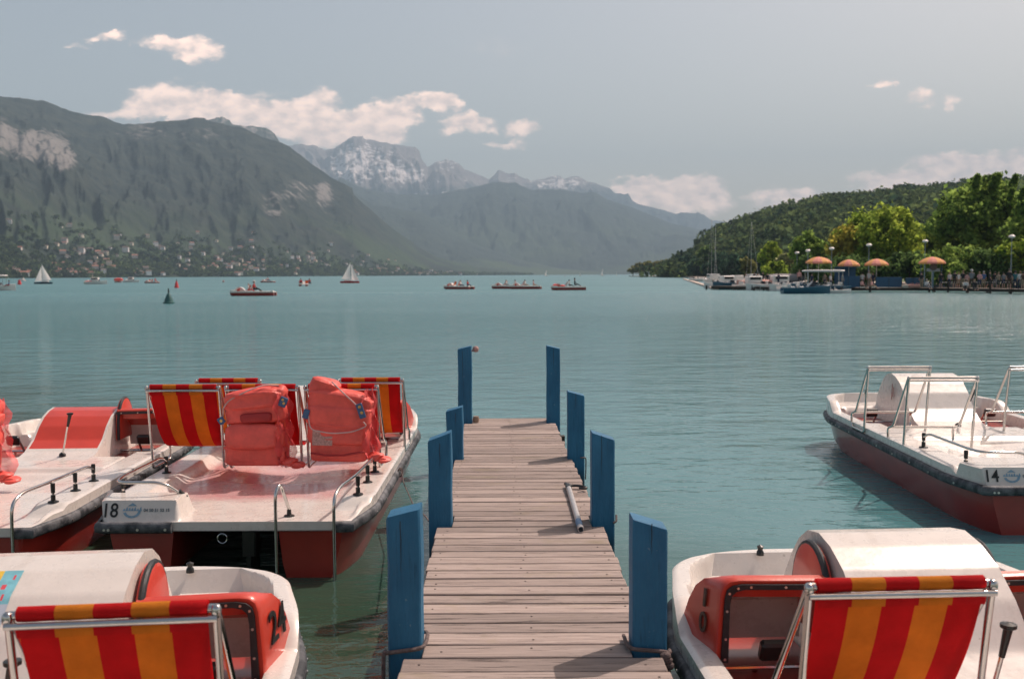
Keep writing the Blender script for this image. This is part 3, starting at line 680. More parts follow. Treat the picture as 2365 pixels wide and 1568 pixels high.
# lamp fitting and bollard at the far left post
a0, a1, yp = POSTS[6][:3]
b = MB(); b.lathe([(0, .035), (.022, .03), (.034, .012), (.034, -.012), (.02, -.03), (0, -.033)], (a1+.045, yp+.06, PZ+.82), 12); b.tube([(a1, yp+.06, PZ+.80), (a1+.02, yp+.06, PZ+.81)], .01, 8)
tag(b.build('post_lamp', M['label']), 'small round pinkish lamp fixed to the top of the far left post', 'lamp')
b = MB(); b.lathe([(0, .075), (.03, .07), (.038, .04), (.03, 0)], (a1+.045, yp+.02, PZ), 12)
tag(b.build('bollard', mat('stained stub', (.30,.22,.16), .8)), 'small stained wooden stub on the planks by the far left post', 'bollard')
# boat hook lying on the deck
hk = empty('boat_hook', (.44, 6.9, PZ)); tag(hk, 'grey metal boat hook pole lying along the right side of the pier', 'boat hook')
b = MB(); n_ = 18
prof = [(.0205, -.62), (.0205, .66)]
b.tube([(-.012, .62, .024), (-.004, -.62, .022)], .0205, n_, caps=False); b.tube([(-.004, -.62, .022), (-.012, .62, .024)], .0165, n_, caps=False)
b.loft([[(-.004+math.cos(a)*r_, -.62, .022+math.sin(a)*r_) for a in [2*math.pi*i/n_ for i in range(n_)]] for r_ in (.0205, .0165)], True, False)
pl = b.build('pole', M['alu'], hk)
b = MB(); b.tube([(-.0045, -.55, .022), (-.006, -.40, .0223)], .0212, n_); b.build('tape_band', mat('blue tape', (.16,.27,.42), .6), pl)
b = MB(); b.tube(bendpath([(-.012, .58, .024), (-.014, .70, .026), (-.03, .75, .028)], .03), .013, 8, rr=None)
b.tube(bendpath([(-.012, .66, .026), (.03, .69, .028), (.10, .66, .028), (.13, .60, .026), (.10, .585, .024), (.07, .61, .024)], .03, 6), .010, 8)
b.tube([(-.012, .60, .024), (-.013, .68, .026)], .024, 12); b.build('hook_head', M['blk'], hk)

# ------------------------------------------------ pedal boats
BL = 4.95
def halfw(y):
    y = np.asarray(y, float); w_ = np.full_like(y, 1.02)
    w_ = w_-.12*np.clip(1-y/.6, 0, 1)**1.5-.035*np.clip(1-y/.09, 0, 1)**2
    w_ = w_-.13*SS(3.95, 4.85, y); t = np.clip((y-4.55)/.40, 0, 1); w_ = w_*(1-t**2.6)**(1/2.6)
    return w_
PROF = ([2.5,2.9,3.15,3.35,3.5,3.65,3.8,3.95,4.1,4.22,4.32,4.40,4.46], [.42,.44,.50,.62,.78,.89,.95,.975,.95,.88,.78,.68,.60])
HUMP = [1.0]
def deckz(x, y, box=True):
    ax = np.abs(x); z = np.full_like(x, .42)
    band = SS(.70, .79, ax)*SS(.28, .50, y); z = z+.085*band
    if box:
        bx = SS(.33, .38, -x)*np.clip((y-.02)/.05, 0, 1)*(1-SS(.33, .40, y)); z = np.maximum(z, .42+.145*bx)
        z = np.maximum(z, .42+.085*SS(.88, .93, x)*SS(.0, .3, y)*.6)
    z = np.maximum(z, .42+.085*SS(2.35, 2.7, y)*SS(.70, .79, ax)*(1-SS(3.2, 3.5, y)*.35))
    din = np.minimum(halfw(y)-ax, (4.93-y)*1.2)
    z = np.where(y > 3.75, np.maximum(z, .42+.09*SS(4.28, 4.42, y)), z)
    z = np.maximum(z, .42+.20*(1-SS(.09, .15, din))*SS(3.75, 4.15, y))
    # molded seat between deck and wells
    z = z+.04*SS(2.28, 2.36, y)*(1-SS(.66, .72, ax))*(1-SS(3.0, 3.05, y))
    z = z-.05*(1-SS(0.0,.62, ax))*SS(1.3,1.5,y)*(1-SS(2.1,2.3,y))
    well = SS(.365, .405, ax)*(1-SS(.86, .91, ax))*SS(2.98, 3.10, y)*(1-SS(4.22, 4.34, y))
    z = z*(1-well)+.10*well
    hp = np.interp(y, *PROF); hp = .44+(hp-.44)*HUMP[0]; hm_ = (1-SS(.335, .375, ax))*SS(2.45, 2.6, y)
    z = np.where(y < 4.46, np.maximum(z*(1-hm_)+hp*hm_, np.where(hm_ > .5, hp, z)), z)
    return z
CACHE = {}
def deck_meshes(res, gm, hm_mat, key):
    """deck moulding and paddle housing as two meshes cut from one height field"""
    if key in CACHE: return CACHE[key]
    HUMP[0] = .74 if key == 'low' else 1.0
    ny, nx = res
    ty = np.linspace(0, 1, ny); y = BL*ty*.998; y[-8:] = BL*(1-(1-ty[-8:])*.6)*.998 if ny > 40 else y[-8:]
    y = np.sort(y); y = y[(y < .001) | (y > .078)]; y = np.sort(np.concatenate([y, [.02, .045, .07]])); ny = len(y)
    s_ = np.linspace(-1, 1, nx)
    s_ = np.sort(np.unique(np.concatenate([s_, [.333, -.333, .355, -.355, .377, -.377]]).round(4))); nx = len(s_)
    Wd = np.maximum(halfw(y), .05); a_s = np.abs(s_)[None]; Wc = Wd[:, None]
    Xg = np.where(a_s <= .6, a_s*np.minimum(1, Wc/.62*.98), np.where(Wc > .62, .6, .6*Wc/.62*.98)+(a_s-.6)/.4*(Wc-np.where(Wc > .62, .6, .6*Wc/.62*.98)))*np.sign(s_)[None]; Yg = np.repeat(y[:, None], nx, 1)
    Zg = deckz(Xg, Yg); edge = SS(.975, 1.0, np.abs(s_))[None]; Zg = Zg-.012*edge
    rim = np.concatenate([[0]*0])
    V_ = np.stack([Xg, Yg, Zg], -1).reshape(-1, 3); Fg = gridfaces(ny, nx)[:, :]
    cen = V_[Fg].mean(1)
    hump = (np.abs(cen[:, 0]) < (.33 if key == 'low' else .38)) & (cen[:, 1] > (3.2 if key == 'low' else 2.95)) & (cen[:, 1] < 4.45)
    def sub(mask, nm, mt):
        f = Fg[mask]; u, inv = np.unique(f, return_inverse=True)
        return u, inv.reshape(f.shape)
    u, f = sub(~hump, 'd', None); vv = V_[u]
    # skirt down to the rub rail + underside
    idx = [(0, k) for k in range(nx)]+[(r_, nx-1) for r_ in range(1, ny)]+[(ny-1, k) for k in range(nx-2, -1, -1)]+[(r_, 0) for r_ in range(ny-2, 0, -1)]
    ring = np.array([V_[r_*nx+c_] for r_, c_ in idx]); n0 = len(vv); low = ring.copy(); low[:, 2] = .355
    vv = np.concatenate([vv, ring, low]); k = len(ring); i = np.arange(k); j = (i+1) % k
    f = np.concatenate([f, np.stack([n0+i, n0+k+i, n0+k+j, n0+j], 1)])
    # underside strip rows
    un = np.stack([np.stack([Xg[:, 0]*.98, y, np.full(ny, .35)], 1), np.stack([Xg[:, -1]*.98, y, np.full(ny, .35)], 1)], 1).reshape(-1, 3)
    n1 = len(vv); vv = np.concatenate([vv, un]); i = np.arange(ny-1)*2
    f = np.concatenate([f, n1+np.stack([i, i+2, i+3, i+1], 1)])
    d = npmesh('deck_moulding', vv, f, gm); d.set_sharp_from_angle(angle=R(38))
    u, f = sub(hump, 'h', None); h = npmesh('paddle_housing', V_[u], f, hm_mat); h.set_sharp_from_angle(angle=R(38))
    HUMP[0] = 1.0; CACHE[key] = (d, h, ring); return CACHE[key]
def hull_mesh(sgn, ns=40):
    key = ('hull', sgn, ns)
    if key in CACHE: return CACHE[key]
    b = MB(); rings = []
    for i in range(ns+1):
        y = .02+(BL-.10-.02)*i/ns; wo = max(float(halfw(y))-.035, .40); t = max(0, (y-3.4)/(BL-3.5)); xi = .38+.02*t
        keel = -.30+.42*max(0, t)**2.6; wb = wo-.17-.12*t; wb = max(wb, .47); xb = .52
        if y > 4.7: wo = max(wo, .42)
        q = [(wo, .372), (wo-.015, .26), (wo-.06, .08), (wb+.02, keel+.08), (wb-.04, keel), (xb, keel), (xb-.03, keel+.08), (xi+.03, .1), (xi, .372)]
        if sgn < 0: q = q[::-1]
        rings.append([(sgn*x, y, max(z, keel)) for x, z in q])
    b.loft(rings); CACHE[key] = b.mesh('hull', M['redhull'], angle=35); return CACHE[key]
def rail_mesh():
    if 'rail' in CACHE: return CACHE['rail']
    ys = list(np.linspace(.0, 3.4, 30))+list(np.linspace(3.5, 4.9, 40)); st = [(float(halfw(y)), y) for y in ys]
    pts = [(-x, y) for x, y in st]+[(x, y) for x, y in reversed(st)]
    pts = [(-.38, -.012), (-.6, -.012), (-.86, -.012)]+[(-.915, .0)]+pts[1:]; pts = pts[:-1]+[(.915, .0), (.80, -.012)]
    # bow cross piece keeps the outline closed at the front
    b = MB(); P = []
    n = len(pts)
    for i, (x, y) in enumerate(pts):
        a = pts[max(i-1, 0)]; c = pts[min(i+1, n-1)]; tx, ty = c[0]-a[0], c[1]-a[1]; l = math.hypot(tx, ty) or 1; nx_, ny_ = -ty/l, tx/l
        if nx_*x < 0 and abs(x) > .3 and y > .1: nx_, ny_ = -nx_, -ny_
        if y < .1 and ny_ > 0 and abs(x) < .9: nx_, ny_ = -nx_, -ny_
        if y > 4.5 and ny_ < 0: nx_, ny_ = -nx_, -ny_
        P.append((x, y, nx_, ny_))
    prof = [(0, .345), (.022, .345), (.034, .358), (.036, .39), (.030, .412), (.016, .424), (0, .424)]
    b.loft([[(x+nx_*o, y+ny_*o, z) for o, z in prof] for x, y, nx_, ny_ in P], True, True)
    b.mat(1)
    for i in range(2, n-2, 4):
        x, y, nx_, ny_ = P[i]; c = Vector((x+nx_*.037, y+ny_*.037, .375)); d = Vector((nx_, ny_, 0))
        b.tube([c-d*.004, c+d*.004], .009, 8)
    for x in (-.42, -.62, -.83): b.tube([(x, -.046, .375), (x, -.054, .375)], .010, 8)
    CACHE['rail'] = (b.mesh('rub_rail', [M['rail'], M['screw']], angle=50), None); return CACHE['rail']
def chair_meshes():
    if 'chair' in CACHE: return CACHE['chair']
    hw = .315; b = MB(); r_ = .0125
    for s_ in (-1, 1):
        x = s_*hw
        loop = bendpath([(x, 0, 1.18), (x, .10, .52), (x, .10, .445), (x, .54, .445), (x, .55, .595), (x, .40, .635)], .05, 5, closed=True)
        b.tube(loop, r_, 10, closed=True)
        b.tube([(x-s_*.001, -.005, 1.165), (x, .06, .80), (x, .10, .46)], r_*.95, 8)
    b.tube([(-hw, .008, 1.172), (hw, .008, 1.172)], .015, 12)
    b.tube([(-hw-.005, -.018, 1.146), (hw+.005, -.018, 1.146)], .011, 12)
    for s_ in (-1, 1): b.pad((s_*hw, -.002, 1.166), (.032, .036, .046), .8, 12, 8)
    b.tube([(-hw, .545, .60), (hw, .545, .60)], .011, 10); b.tube([(-hw, .40, .63), (hw, .40, .63)], .010, 10)
    fr = b.mesh('chair_frame', M['chrome'], angle=60)
    # canvas: five stripes, hanging from the top bar and slung to the front bar
    prof = [(0.03, 1.185), (.012, 1.200), (-.008, 1.198), (-.016, 1.18), (-.005, 1.158)]+[(.0+.0, 1.145)]
    n = 26; P0, P1, P2, P3 = map(Vector, ((.004, 1.15, 0), (.09, .86, 0), (.26, .50, 0), (.545, .61, 0)))
    hang = [(P0*(1-t)**3+P1*3*t*(1-t)**2+P2*3*t*t*(1-t)+P3*t**3) for t in [i/n for i in range(n+1)]]
    # hem flap behind
    stripes = MB(); nx = 30; W_ = .575
    def sheet(path, wfun, off, flap=False):
        vs = []; 
        for j, (yy_, zz_) in enumerate(path):
            for i in range(nx+1):
                s = i/nx; x = (s-.5)*W_*wfun(j/len(path)); sag = .018*math.sin(math.pi*s)*(j/len(path))*(0 if flap else 1)
                vs.append((x, yy_+off+sag+.003*math.sin(s*31+j*.9)*(j/len(path)), zz_-sag*.6))
        base = len(stripes.v); stripes.v.extend(vs)
        for j in range(len(path)-1):
            for i in range(nx):
                stripes.f.append((base+j*(nx+1)+i, base+j*(nx+1)+i+1, base+(j+1)*(nx+1)+i+1, base+(j+1)*(nx+1)+i)); stripes.m.append(int(i*5/nx) % 2)
    hp_ = [(v.x, v.y) for v in hang]
    sheet(hp_, lambda t: 1-.06*t, 0); sheet([(y_-.004-.0*z_, z_) for y_, z_ in hp_], lambda t: 1-.06*t, -.0)
    roll = [(.008+.024*math.cos(a), 1.176+.024*math.sin(a)) for a in [math.pi*2*i/14 for i in range(15)]]
    sheet(roll, lambda t: 1, 0, True)
    flap = [(-.006, 1.155), (-.010, 1.135), (-.008, 1.118), (-.004, 1.105)]
    sheet([(y_-.006, z_) for y_, z_ in flap], lambda t: 1, 0, True)
    cv = stripes.mesh('striped_canvas', [M['fred'], M['fora']], angle=60)
    CACHE['chair'] = (fr, cv); return CACHE['chair']
def add_chair(parent, x, y, canvas=True, dz=0, lab=None):
    fr, cv = chair_meshes(); o = link('chair_frame', fr, parent, (x, y, dz))
    if canvas: link('striped_canvas', cv, o)
    return o
def cowl_meshes(sgn):
    if ('cowl', sgn) in CACHE: return CACHE[('cowl', sgn)]
    b = MB()
    O = [(.38,.832),(.62,.836),(.81,.840),(.855,.834),(.882,.815),(.895,.78),(.903,.69),(.912,.58),(.92,.46)]
    I = [(.38,.80),(.62,.804),(.79,.808),(.832,.80),(.855,.78),(.864,.74),(.868,.66),(.872,.57),(.876,.46)]
    B = [(.38,.828,.045),(.62,.832,.045),(.815,.833,.055),(.872,.82,.10),(.918,.79,.18),(.945,.74,.24),(.965,.66,.29),(.98,.57,.33),(.985,.46,.36)]
    y0, y1 = 3.70, 4.12
    def bev(O_, I_, f): return [(a[0]+(c[0]-a[0])*f, a[1]+(c[1]-a[1])*f) for a, c in zip(O_, I_)]
    rings = [[(sgn*(x-.03), y0+d_+.02, z-.10) for x, z, d_ in B], [(sgn*x, y0+d_, z) for x, z, d_ in B], [(sgn*((x+p[0])/2+.004), y0+.02+d_*.5, (z+p[1])/2+.006) for (x, z, d_), p in zip(B, O)], [(sgn*x, y0+.03, z) for x, z in O], [(sgn*x, y0+.008, z) for x, z in bev(O, I, .12)], [(sgn*x, y0, z) for x, z in bev(O, I, .3)], [(sgn*x, y0+.004, z) for x, z in I], [(sgn*x, y0+.04, z+.002) for x, z in I], [(sgn*(x+.004), y0+.06, z+.006) for x, z in I]]
    b.loft(rings, False, False)
    # inner front wall (dark red top, pale bottom belongs to the deck moulding)
    cw = b.mesh('footwell_cowl', M['redcowl'], angle=50)
    b = MB(); b.loft([[(sgn*x, y0-.003, z) for x, z in bev(O, I, .72)], [(sgn*x, y0-.010, z) for x, z in bev(O, I, .76)], [(sgn*x, y0-.010, z) for x, z in bev(O, I, 1.5)], [(sgn*x, y0+.02, z) for x, z in bev(O, I, 1.55)]], False, False)
    b.mat(1); Lp = bev(O, I, 1.12)
    for i, f in ((0, .2), (0, .9), (1, .8), (2, .6), (4, .0), (5, .5), (7, .0), (7, .85)):
        x = Lp[i][0]*(1-f)+Lp[i+1][0]*f; z = Lp[i][1]*(1-f)+Lp[i+1][1]*f
        b.tube([(sgn*x, y0-.009, z), (sgn*x, y0-.013, z)], .0058, 10)
    tr = b.mesh('rubber_trim', [M['rubber'], M['screw']], angle=40); sc = None
    b = MB()  # D shaped cheek on the side of the housing
    cy, n = 3.92, 14; hh = [(cy+.235*math.cos(math.pi*i/n), .66+.27*math.sin(math.pi*i/n)) for i in range(n+1)]
    hh = [(cy+.235, .52)]+hh+[(cy-.235, .52)]
    b.loft([[(sgn*.372, y, z) for y, z in hh], [(sgn*.410, y, z) for y, z in hh], [(sgn*.418, cy+(y-cy)*.92, .6+(z-.6)*.92) for y, z in hh]], True, True)
    ck = b.mesh('housing_cheek', M['redcowl'], angle=40)
    b = MB(); b.tube([(sgn*.396, y, z) for y, z in hh], .016, 8, flat=1.0); ct = b.mesh('cheek_edge', M['rubber'])
    CACHE[('cowl', sgn)] = (cw, tr, sc, ck, ct); return CACHE[('cowl', sgn)]
def pedal_mesh(sgn):
    if ('ped', sgn) in CACHE: return CACHE[('ped', sgn)]
    b = MB(); c = Vector((sgn*.65, 3.78, .40))
    b.mat(0); b.tube([(sgn*.38, 3.78, .40), (sgn*.86, 3.78, .40)], .012, 8)
    b.tube([(sgn*.60, 3.78, .40), (sgn*.60, 3.66, .52)], .012, 8); b.tube([(sgn*.70, 3.78, .40), (sgn*.70, 3.90, .28)], .012, 8)
    b.mat(1); b.box((sgn*.66, 3.65, .53), (.13, .05, .10), Matrix.Rotation(.4, 3, 'X'), .012); b.box((sgn*.76, 3.90, .27), (.13, .05, .10), Matrix.Rotation(.4, 3, 'X'), .012)
    CACHE[('ped', sgn)] = b.mesh('pedals', [M['chrome'], M['blk']]); return CACHE[('ped', sgn)]
def handrail(parent, sgn, ladder):
    """low tube rail along one quarter with black feet"""
    b = MB(); s = sgn; zt = .66
    if ladder: path = [(s*.80, -.05, -.32), (s*.80, -.05, .60), (s*.82, .10, .655), (s*.87, .45, zt), (s*.90, 1.25, zt-.01), (s*.90, 1.37, zt-.05)]
    else: path = [(s*.40, .30, .55), (s*.52, .22, .665), (s*.86, .20, .67), (s*.90, .40, .67), (s*.90, 1.25, .66), (s*.90, 1.37, .61)]
    b.tube(bendpath(path, .09, 7), .0125, 10)
    o = b.build('handrail', M['chrome'], parent)
    posts = [(s*.89, .50), (s*.90, .95), (s*.90, 1.38)] if ladder else [(s*.90, .42), (s*.90, 1.38)]
    for (x, y) in posts:
        zb = .505; bb = MB(); bb.tube([(x, y, zb+.04), (x, y, zt-.02)], .011, 8); bb.build('stanchion', M['chrome'], o)
        bb = MB(); bb.lathe([(.042, 0), (.038, .008), (.018, .014), (.017, .055), (0, .056)], (x, y, zb), 12); bb.lathe([(0, zt-.085), (.016, zt-.085), (.018, zt-.02), (.016, zt-.012), (0, zt-.01)], (x, y, 0), 10); bb.build('rail_foot', M['blk'], o)
    if not ladder:
        bb = MB(); bb.tube([(s*.40, .30, .545), (s*.425, .285, .59)], .019, 10, rr=[.026, .015]); bb.lathe([(.036, 0), (.03, .01), (0, .012)], (s*.40, .30, .542), 12); bb.build('rail_foot', M['blk'], o)
    else:
        bb = MB(); bb.tube(bendpath([(s*.38, -.05, -.32), (s*.38, -.05, .64), (s*.40, .02, .70), (s*.43, .16, .47)], .06, 6), .0125, 10); o2 = bb.build('ladder_rail', M['chrome'], parent)
        bb = MB(); bb.lathe([(.042, 0), (.038, .008), (.018, .014), (.016, .05), (0, .051)], (s*.43, .16, .42), 12); bb.build('rail_foot', M['blk'], o2)
        bb = MB()
        for zz in (-.05, -.28): bb.tube([(s*.38, -.05, zz), (s*.80, -.05, zz)], .012, 8)
        bb.build('ladder_rung', M['chrome'], o2)
def text_obj(name, s, size, mtx, m, parent, bold=.0, sx=1.0, depth=.0008):
    cu = bpy.data.curves.new(name, 'FONT'); cu.body = s; cu.size = size; cu.align_x = 'CENTER'; cu.align_y = 'CENTER'; cu.extrude = depth; cu.offset = bold
    t = bpy.data.objects.new(name, cu); COL.objects.link(t); dg = bpy.context.evaluated_depsgraph_get(); dg.update()
    me = bpy.data.meshes.new_from_object(t.evaluated_get(dg)); bpy.data.objects.remove(t); bpy.data.curves.remove(cu)
    me.transform(Matrix.Diagonal((sx, 1, 1, 1))); me.materials.clear(); me.materials.append(m)
    o = link(name, me, parent); o.matrix_local = mtx; return o
def frame_mtx(o, x, y):
    x = Vector(x).normalized(); y = Vector(y).normalized(); z = x.cross(y).normalized(); y = z.cross(x)
    m = Matrix((x, y, z)).transposed().to_4x4(); m.translation = Vector(o); return m
NEARRES = (300, 130); FARRES = (64, 34)
def pedal_boat(loc, rz, label, num=None, cowl=False, redhump=False, front=(1, 1), rear=(1, 1, 1), rails=True, group='pedal boats moored around the pier', sides=(-1, 1), lever=True, logo=True, stern=True, redshade=False, lx=(.06, .12), cs=(-1, 1), fx=.62, dzf=0.0, dzr=0.0, rx=0.0):
    rt = empty('pedal_boat', loc, rz); tag(rt, label, 'pedal boat', group)
    d, h, ring = deck_meshes(NEARRES, M['gel'], M['gel'], 'low' if redhump else 'near')
    if redshade:
        d2 = d.copy(); d2.materials.clear(); d2.materials.append(M['gelredshade']); link('deck_moulding', d2, rt)
    else: link('deck_moulding', d, rt)
    if redhump:
        h2 = CACHE.get('redhump') or h.copy(); h2.materials.clear(); h2.materials.append(M['redcowl']); CACHE['redhump'] = h2; link('paddle_housing', h2, rt)
    else: link('paddle_housing', h, rt)
    for s in (-1, 1): link('hull', hull_mesh(s), rt)
    r1, r2 = rail_mesh(); link('rub_rail', r1, rt)
    for i, c in enumerate(front):
        if c: add_chair(rt, (-fx, fx)[i], 2.60, c == 1, dzf)
    for i, c in enumerate(rear):
        if c: add_chair(rt, (-.69, 0, .69)[i]+rx, 1.50, c == 1, dzr)
    for s in (-1, 1):
        if cowl and s in cs:
            cw, tr, sc, ck, ct = cowl_meshes(s); o = link('footwell_cowl', cw, rt); link('rubber_trim', tr, o)
            o = link('housing_cheek', ck, rt); link('cheek_edge', ct, o)
        link('pedals', pedal_mesh(s), rt)
    if rails: handrail(rt, -1, False); handrail(rt, 1, True)
    if lever:
        b = MB(); b.tube([(lx[0], 3.02, .47), (lx[0]+lx[1]*.75, 2.94, .78)], .009, 8); o = b.build('steering_lever', M['chrome'], rt)
        b = MB(); b.tube([(lx[0]+lx[1]*.72, 2.945, .76), (lx[0]+lx[1], 2.92, .88)], .017, 10, rr=[.012, .018]); b.lathe([(0, .02), (.03, .014), (.03, 0), (.012, -.01)], (lx[0]+lx[1], 2.92, .88), 12); b.build('lever_grip', M['blk'], o)
        b = MB(); b.lathe([(.034, 0), (.03, .02), (.012, .035), (0, .036)], (lx[0], 3.02, .465), 12); b.build('lever_boot', M['blk'], o)
    for s in (-1, 1): b = MB(); b.lathe([(.022, 0), (.02, .02), (.013, .03), (.02, .05), (0, .06)], (s*.36, 4.84, .615), 12); b.build('bow_cleat', M['blk'], rt)
    if stern:
        b = MB(); c = Vector((.0-.02, -.01, .30)); b.tube([c+Vector((.035*math.cos(a), 0, .035*math.sin(a))) for a in [2*math.pi*i/20 for i in range(20)]], .004, 6, closed=True); b.build('stern_ring', M['chrome'], rt)
        b = MB(); b.box((.16, .10, .25), (.10, .16, .20), None, .01); b.loft([[(.15, .0, .16), (.18, .0, .16), (.18, .26, .16), (.15, .26, .16)], [(.15, .02, -.35), (.18, .02, -.35), (.18, .30, -.35), (.15, .30, -.35)]]); b.build('rudder', M['blk'], rt)
    if num:
        # rear face of the port stern box
        text_obj('boat_number', num, .145, frame_mtx((-.85, .0405, .493), (1, 0, 0), (0, .345, 1)), M['ink'], rt, .0015, .85)
        if logo:
            b = MB()
            for k in range(9): 
                a = math.pi*(1.08+.84*k/8); a2 = math.pi*(1.08+.84*(k+1)/8)
                for r0, r1_ in ((.052, .036), ): b.add([(r0*math.cos(a)*1.25, r0*math.sin(a), 0), (r0*math.cos(a2)*1.25, r0*math.sin(a2), 0), (r1_*math.cos(a2)*1.25, r1_*math.sin(a2), 0), (r1_*math.cos(a)*1.25, r1_*math.sin(a), 0)], [(0, 1, 2, 3)])
            for k in range(7):
                xx = -.06+.02*k; hh_ = .018+.012*abs(math.sin(k*1.9)); b.add([(xx-.009, .0, 0), (xx+.011, .0, 0), (xx+.006, hh_, 0), (xx-.002, hh_*.8, 0)], [(0, 1, 2, 3)])
            b.add([(-.035, .035, 0), (.035, .035, 0), (.0, .058, 0)], [(0, 1, 2)])
            o = b.build('printed_logo', M['inkb'], rt, smooth=False); o.matrix_local = frame_mtx((-.69, .042, .493), (1, 0, 0), (0, .345, 1))
            text_obj('phone_number', '04 50 51 52 15', .031, frame_mtx((-.51, .042, .497), (1, 0, 0), (0, .345, 1)), mat('grey blue print', (.10,.15,.18), .6), rt, .0006)
    return rt
BOATS = {}
# ------------------------------------------------ the moored boats
bA = pedal_boat((-4.34, 6.95, 0), R(2.0), 'white pedal boat with a red sloped hump at the far left', cowl=True, redhump=True, front=(0, 0), rear=(0, 0, 0), stern=False, cs=(1,)); bA.scale = (1, .87, 1)
b18 = pedal_boat((-2.09, 7.13, 0), R(0), 'white and red pedal boat numbered 18 with striped chairs and two red life jackets', '18', cowl=True, rear=(1, 1, 1), redshade=True, fx=.70, rx=-.09, dzr=.06)
b14 = pedal_boat((4.92, 8.2, 0), R(-1.5), 'white and red pedal boat numbered 14 with bare chair frames and no canvas', '14', cowl=False, front=(2, 2), rear=(2, 0, 2), fx=.72); b14.scale = (1.06, 1, 1)
bL = pedal_boat((-1.585, .40, 0), R(6), 'pedal boat with red number 24 cowl and a striped chair at the bottom left', cowl=True, front=(1, 1), rear=(0, 0, 0), rails=False, lever=True, stern=False, dzf=-.02, fx=.61)
bR = pedal_boat((2.01, .72, 0), R(3), 'pedal boat with faded lettering on its red cowl and striped chair, bottom right', cowl=True, front=(1, 1), rear=(0, 0, 0), rails=False, stern=False, dzf=-.02, fx=.57, lx=(-.04, .03))
# boat numbers on the outer faces of the cowls: read along the boat
# map sticker on the hump of the left boat: follows the curved moulding
def hump_patch(rt, x0, x1, y0, y1, mats, fn, name):
    n = 24; vs = []; fs = []; mi = []
    for j in range(n+1):
        for i in range(n+1):
            x = x0+(x1-x0)*i/n; y = y0+(y1-y0)*j/n; vs.append((x, y, float(deckz(np.array([x]), np.array([y]))[0])+.004))
    for j in range(n):
        for i in range(n): fs.append((j*(n+1)+i, j*(n+1)+i+1, (j+1)*(n+1)+i+1, (j+1)*(n+1)+i)); mi.append(fn(i/n, j/n))
    return link(name, npmesh(name, vs, fs, mats, True, mi), rt)
smats = [mat('sticker teal', (.20,.50,.58), .45, var=.15, scale=30), mat('sticker yellow', (.75,.50,.06), .45, var=.1, scale=20), mat('sticker red', (.65,.07,.09), .5), mat('sticker sand', (.70,.50,.36), .5), mat('sticker grey blue', (.42,.48,.56), .5)]
def sfn(u, v):
    if u > .96 or v > .97: return 2
    if v > .45: 
        if u < .66: return 1
        if (abs(u-.78) < .035 and abs(v-.68) < .045) or (abs(u-.88) < .035 and abs(v-.86) < .045) or (abs(u-.84) < .03 and abs(v-.52) < .04): return 2
        return 0
    if .66 < u < .69: return 2
    return 3 if u < .78 else 4
hump_patch(bL, -.33, -.10, 3.46, 3.80, smats, sfn, 'map_sticker')
# extra footwell lining: dark red upper wall in boats 24 and the red-humped one
def well_lining(rt, s, m):
    up = [[(s*.39, 3.745, .805), (s*.80, 3.745, .805), (s*.872, 3.76, .76), (s*.880, 3.76, .60)], [(s*.39, 3.86, .745), (s*.82, 3.86, .74), (s*.89, 3.90, .71), (s*.90, 3.95, .62)], [(s*.39, 4.04, .63), (s*.83, 4.04, .63), (s*.90, 4.05, .61), (s*.91, 4.05, .60)]]
    lo = [up[2], [(s*.39, 4.10, .42), (s*.85, 4.10, .42), (s*.91, 4.10, .42), (s*.92, 4.10, .42)]]
    b = MB(); b.loft(up, False, False); b.build('footwell_lining', m, rt); b = MB(); b.loft(lo, False, False); b.build('footwell_front', M['gel'], rt)
well_lining(bA, 1, M['redcowl']); well_lining(bL, -1, M['redcowl']); well_lining(bL, 1, M['redcowl'])
for s in (-1, 1): well_lining(bR, s, M['gel']); well_lining(b18, s, M['redcowl'])
# red stripe decals on the cheek of boat 14
b = MB()
for k in (-1, 1): b.box((-.3765, 3.82+.02*k, .76), (.003, .016, .16+.04*k), Matrix.Rotation(.12, 3, 'X'))
b.build('stripe_mark', mat('faded red mark', (.30,.07,.06), .6), b14)
# fabric shade cloths etc: mooring line from boat 18
rope('mooring_line', [(-1.02, 9.02, .42), (-.96, 8.7, .36), (-.80, 7.9, .36), (-.62, 6.95, .50), (-.565, 6.62, .545)], .005, 'thin mooring line from the pedal boat 18 to the second left blue post')
b = MB()
for k in range(3): b.tube([(-1.03+.02*math.cos(a), 9.02+.03*k-.03, .40+.035*math.sin(a)) for a in [2*math.pi*i/10 for i in range(10)]], .007, 6, closed=True)
tag(b.build('rope_knot', M['rope']), 'small knot of line tied round the side rail of boat 18', 'rope')

# ------------------------------------------------ life jackets hung on the chair backs
def netmat():
    m, nt, b = nmat('coral mesh net'); L = nt.links.new
    tc = nt.nodes.new('ShaderNodeTexCoord'); out = None
    w1 = nt.nodes.new('ShaderNodeTexWave'); w1.inputs['Scale'].default_value = 38; w1.bands_direction = 'DIAGONAL'; L(tc.outputs['Object'], w1.inputs[0])
    w2 = nt.nodes.new('ShaderNodeTexWave'); w2.inputs['Scale'].default_value = 62; w2.bands_direction = 'Z'; L(tc.outputs['Object'], w2.inputs[0])
    mx = nt.nodes.new('ShaderNodeMath'); mx.operation = 'MAXIMUM'; L(w1.outputs[1], mx.inputs[0]); L(w2.outputs[1], mx.inputs[1])
    g = nt.nodes.new('ShaderNodeMath'); g.operation = 'GREATER_THAN'; g.inputs[1].default_value = .62; L(mx.outputs[0], g.inputs[0]); L(g.outputs[0], b.inputs['Alpha'])
    b.inputs['Base Color'].default_value = (.80, .10, .10, 1); b.inputs['Roughness'].default_value = .7; return m
M['net'] = netmat()
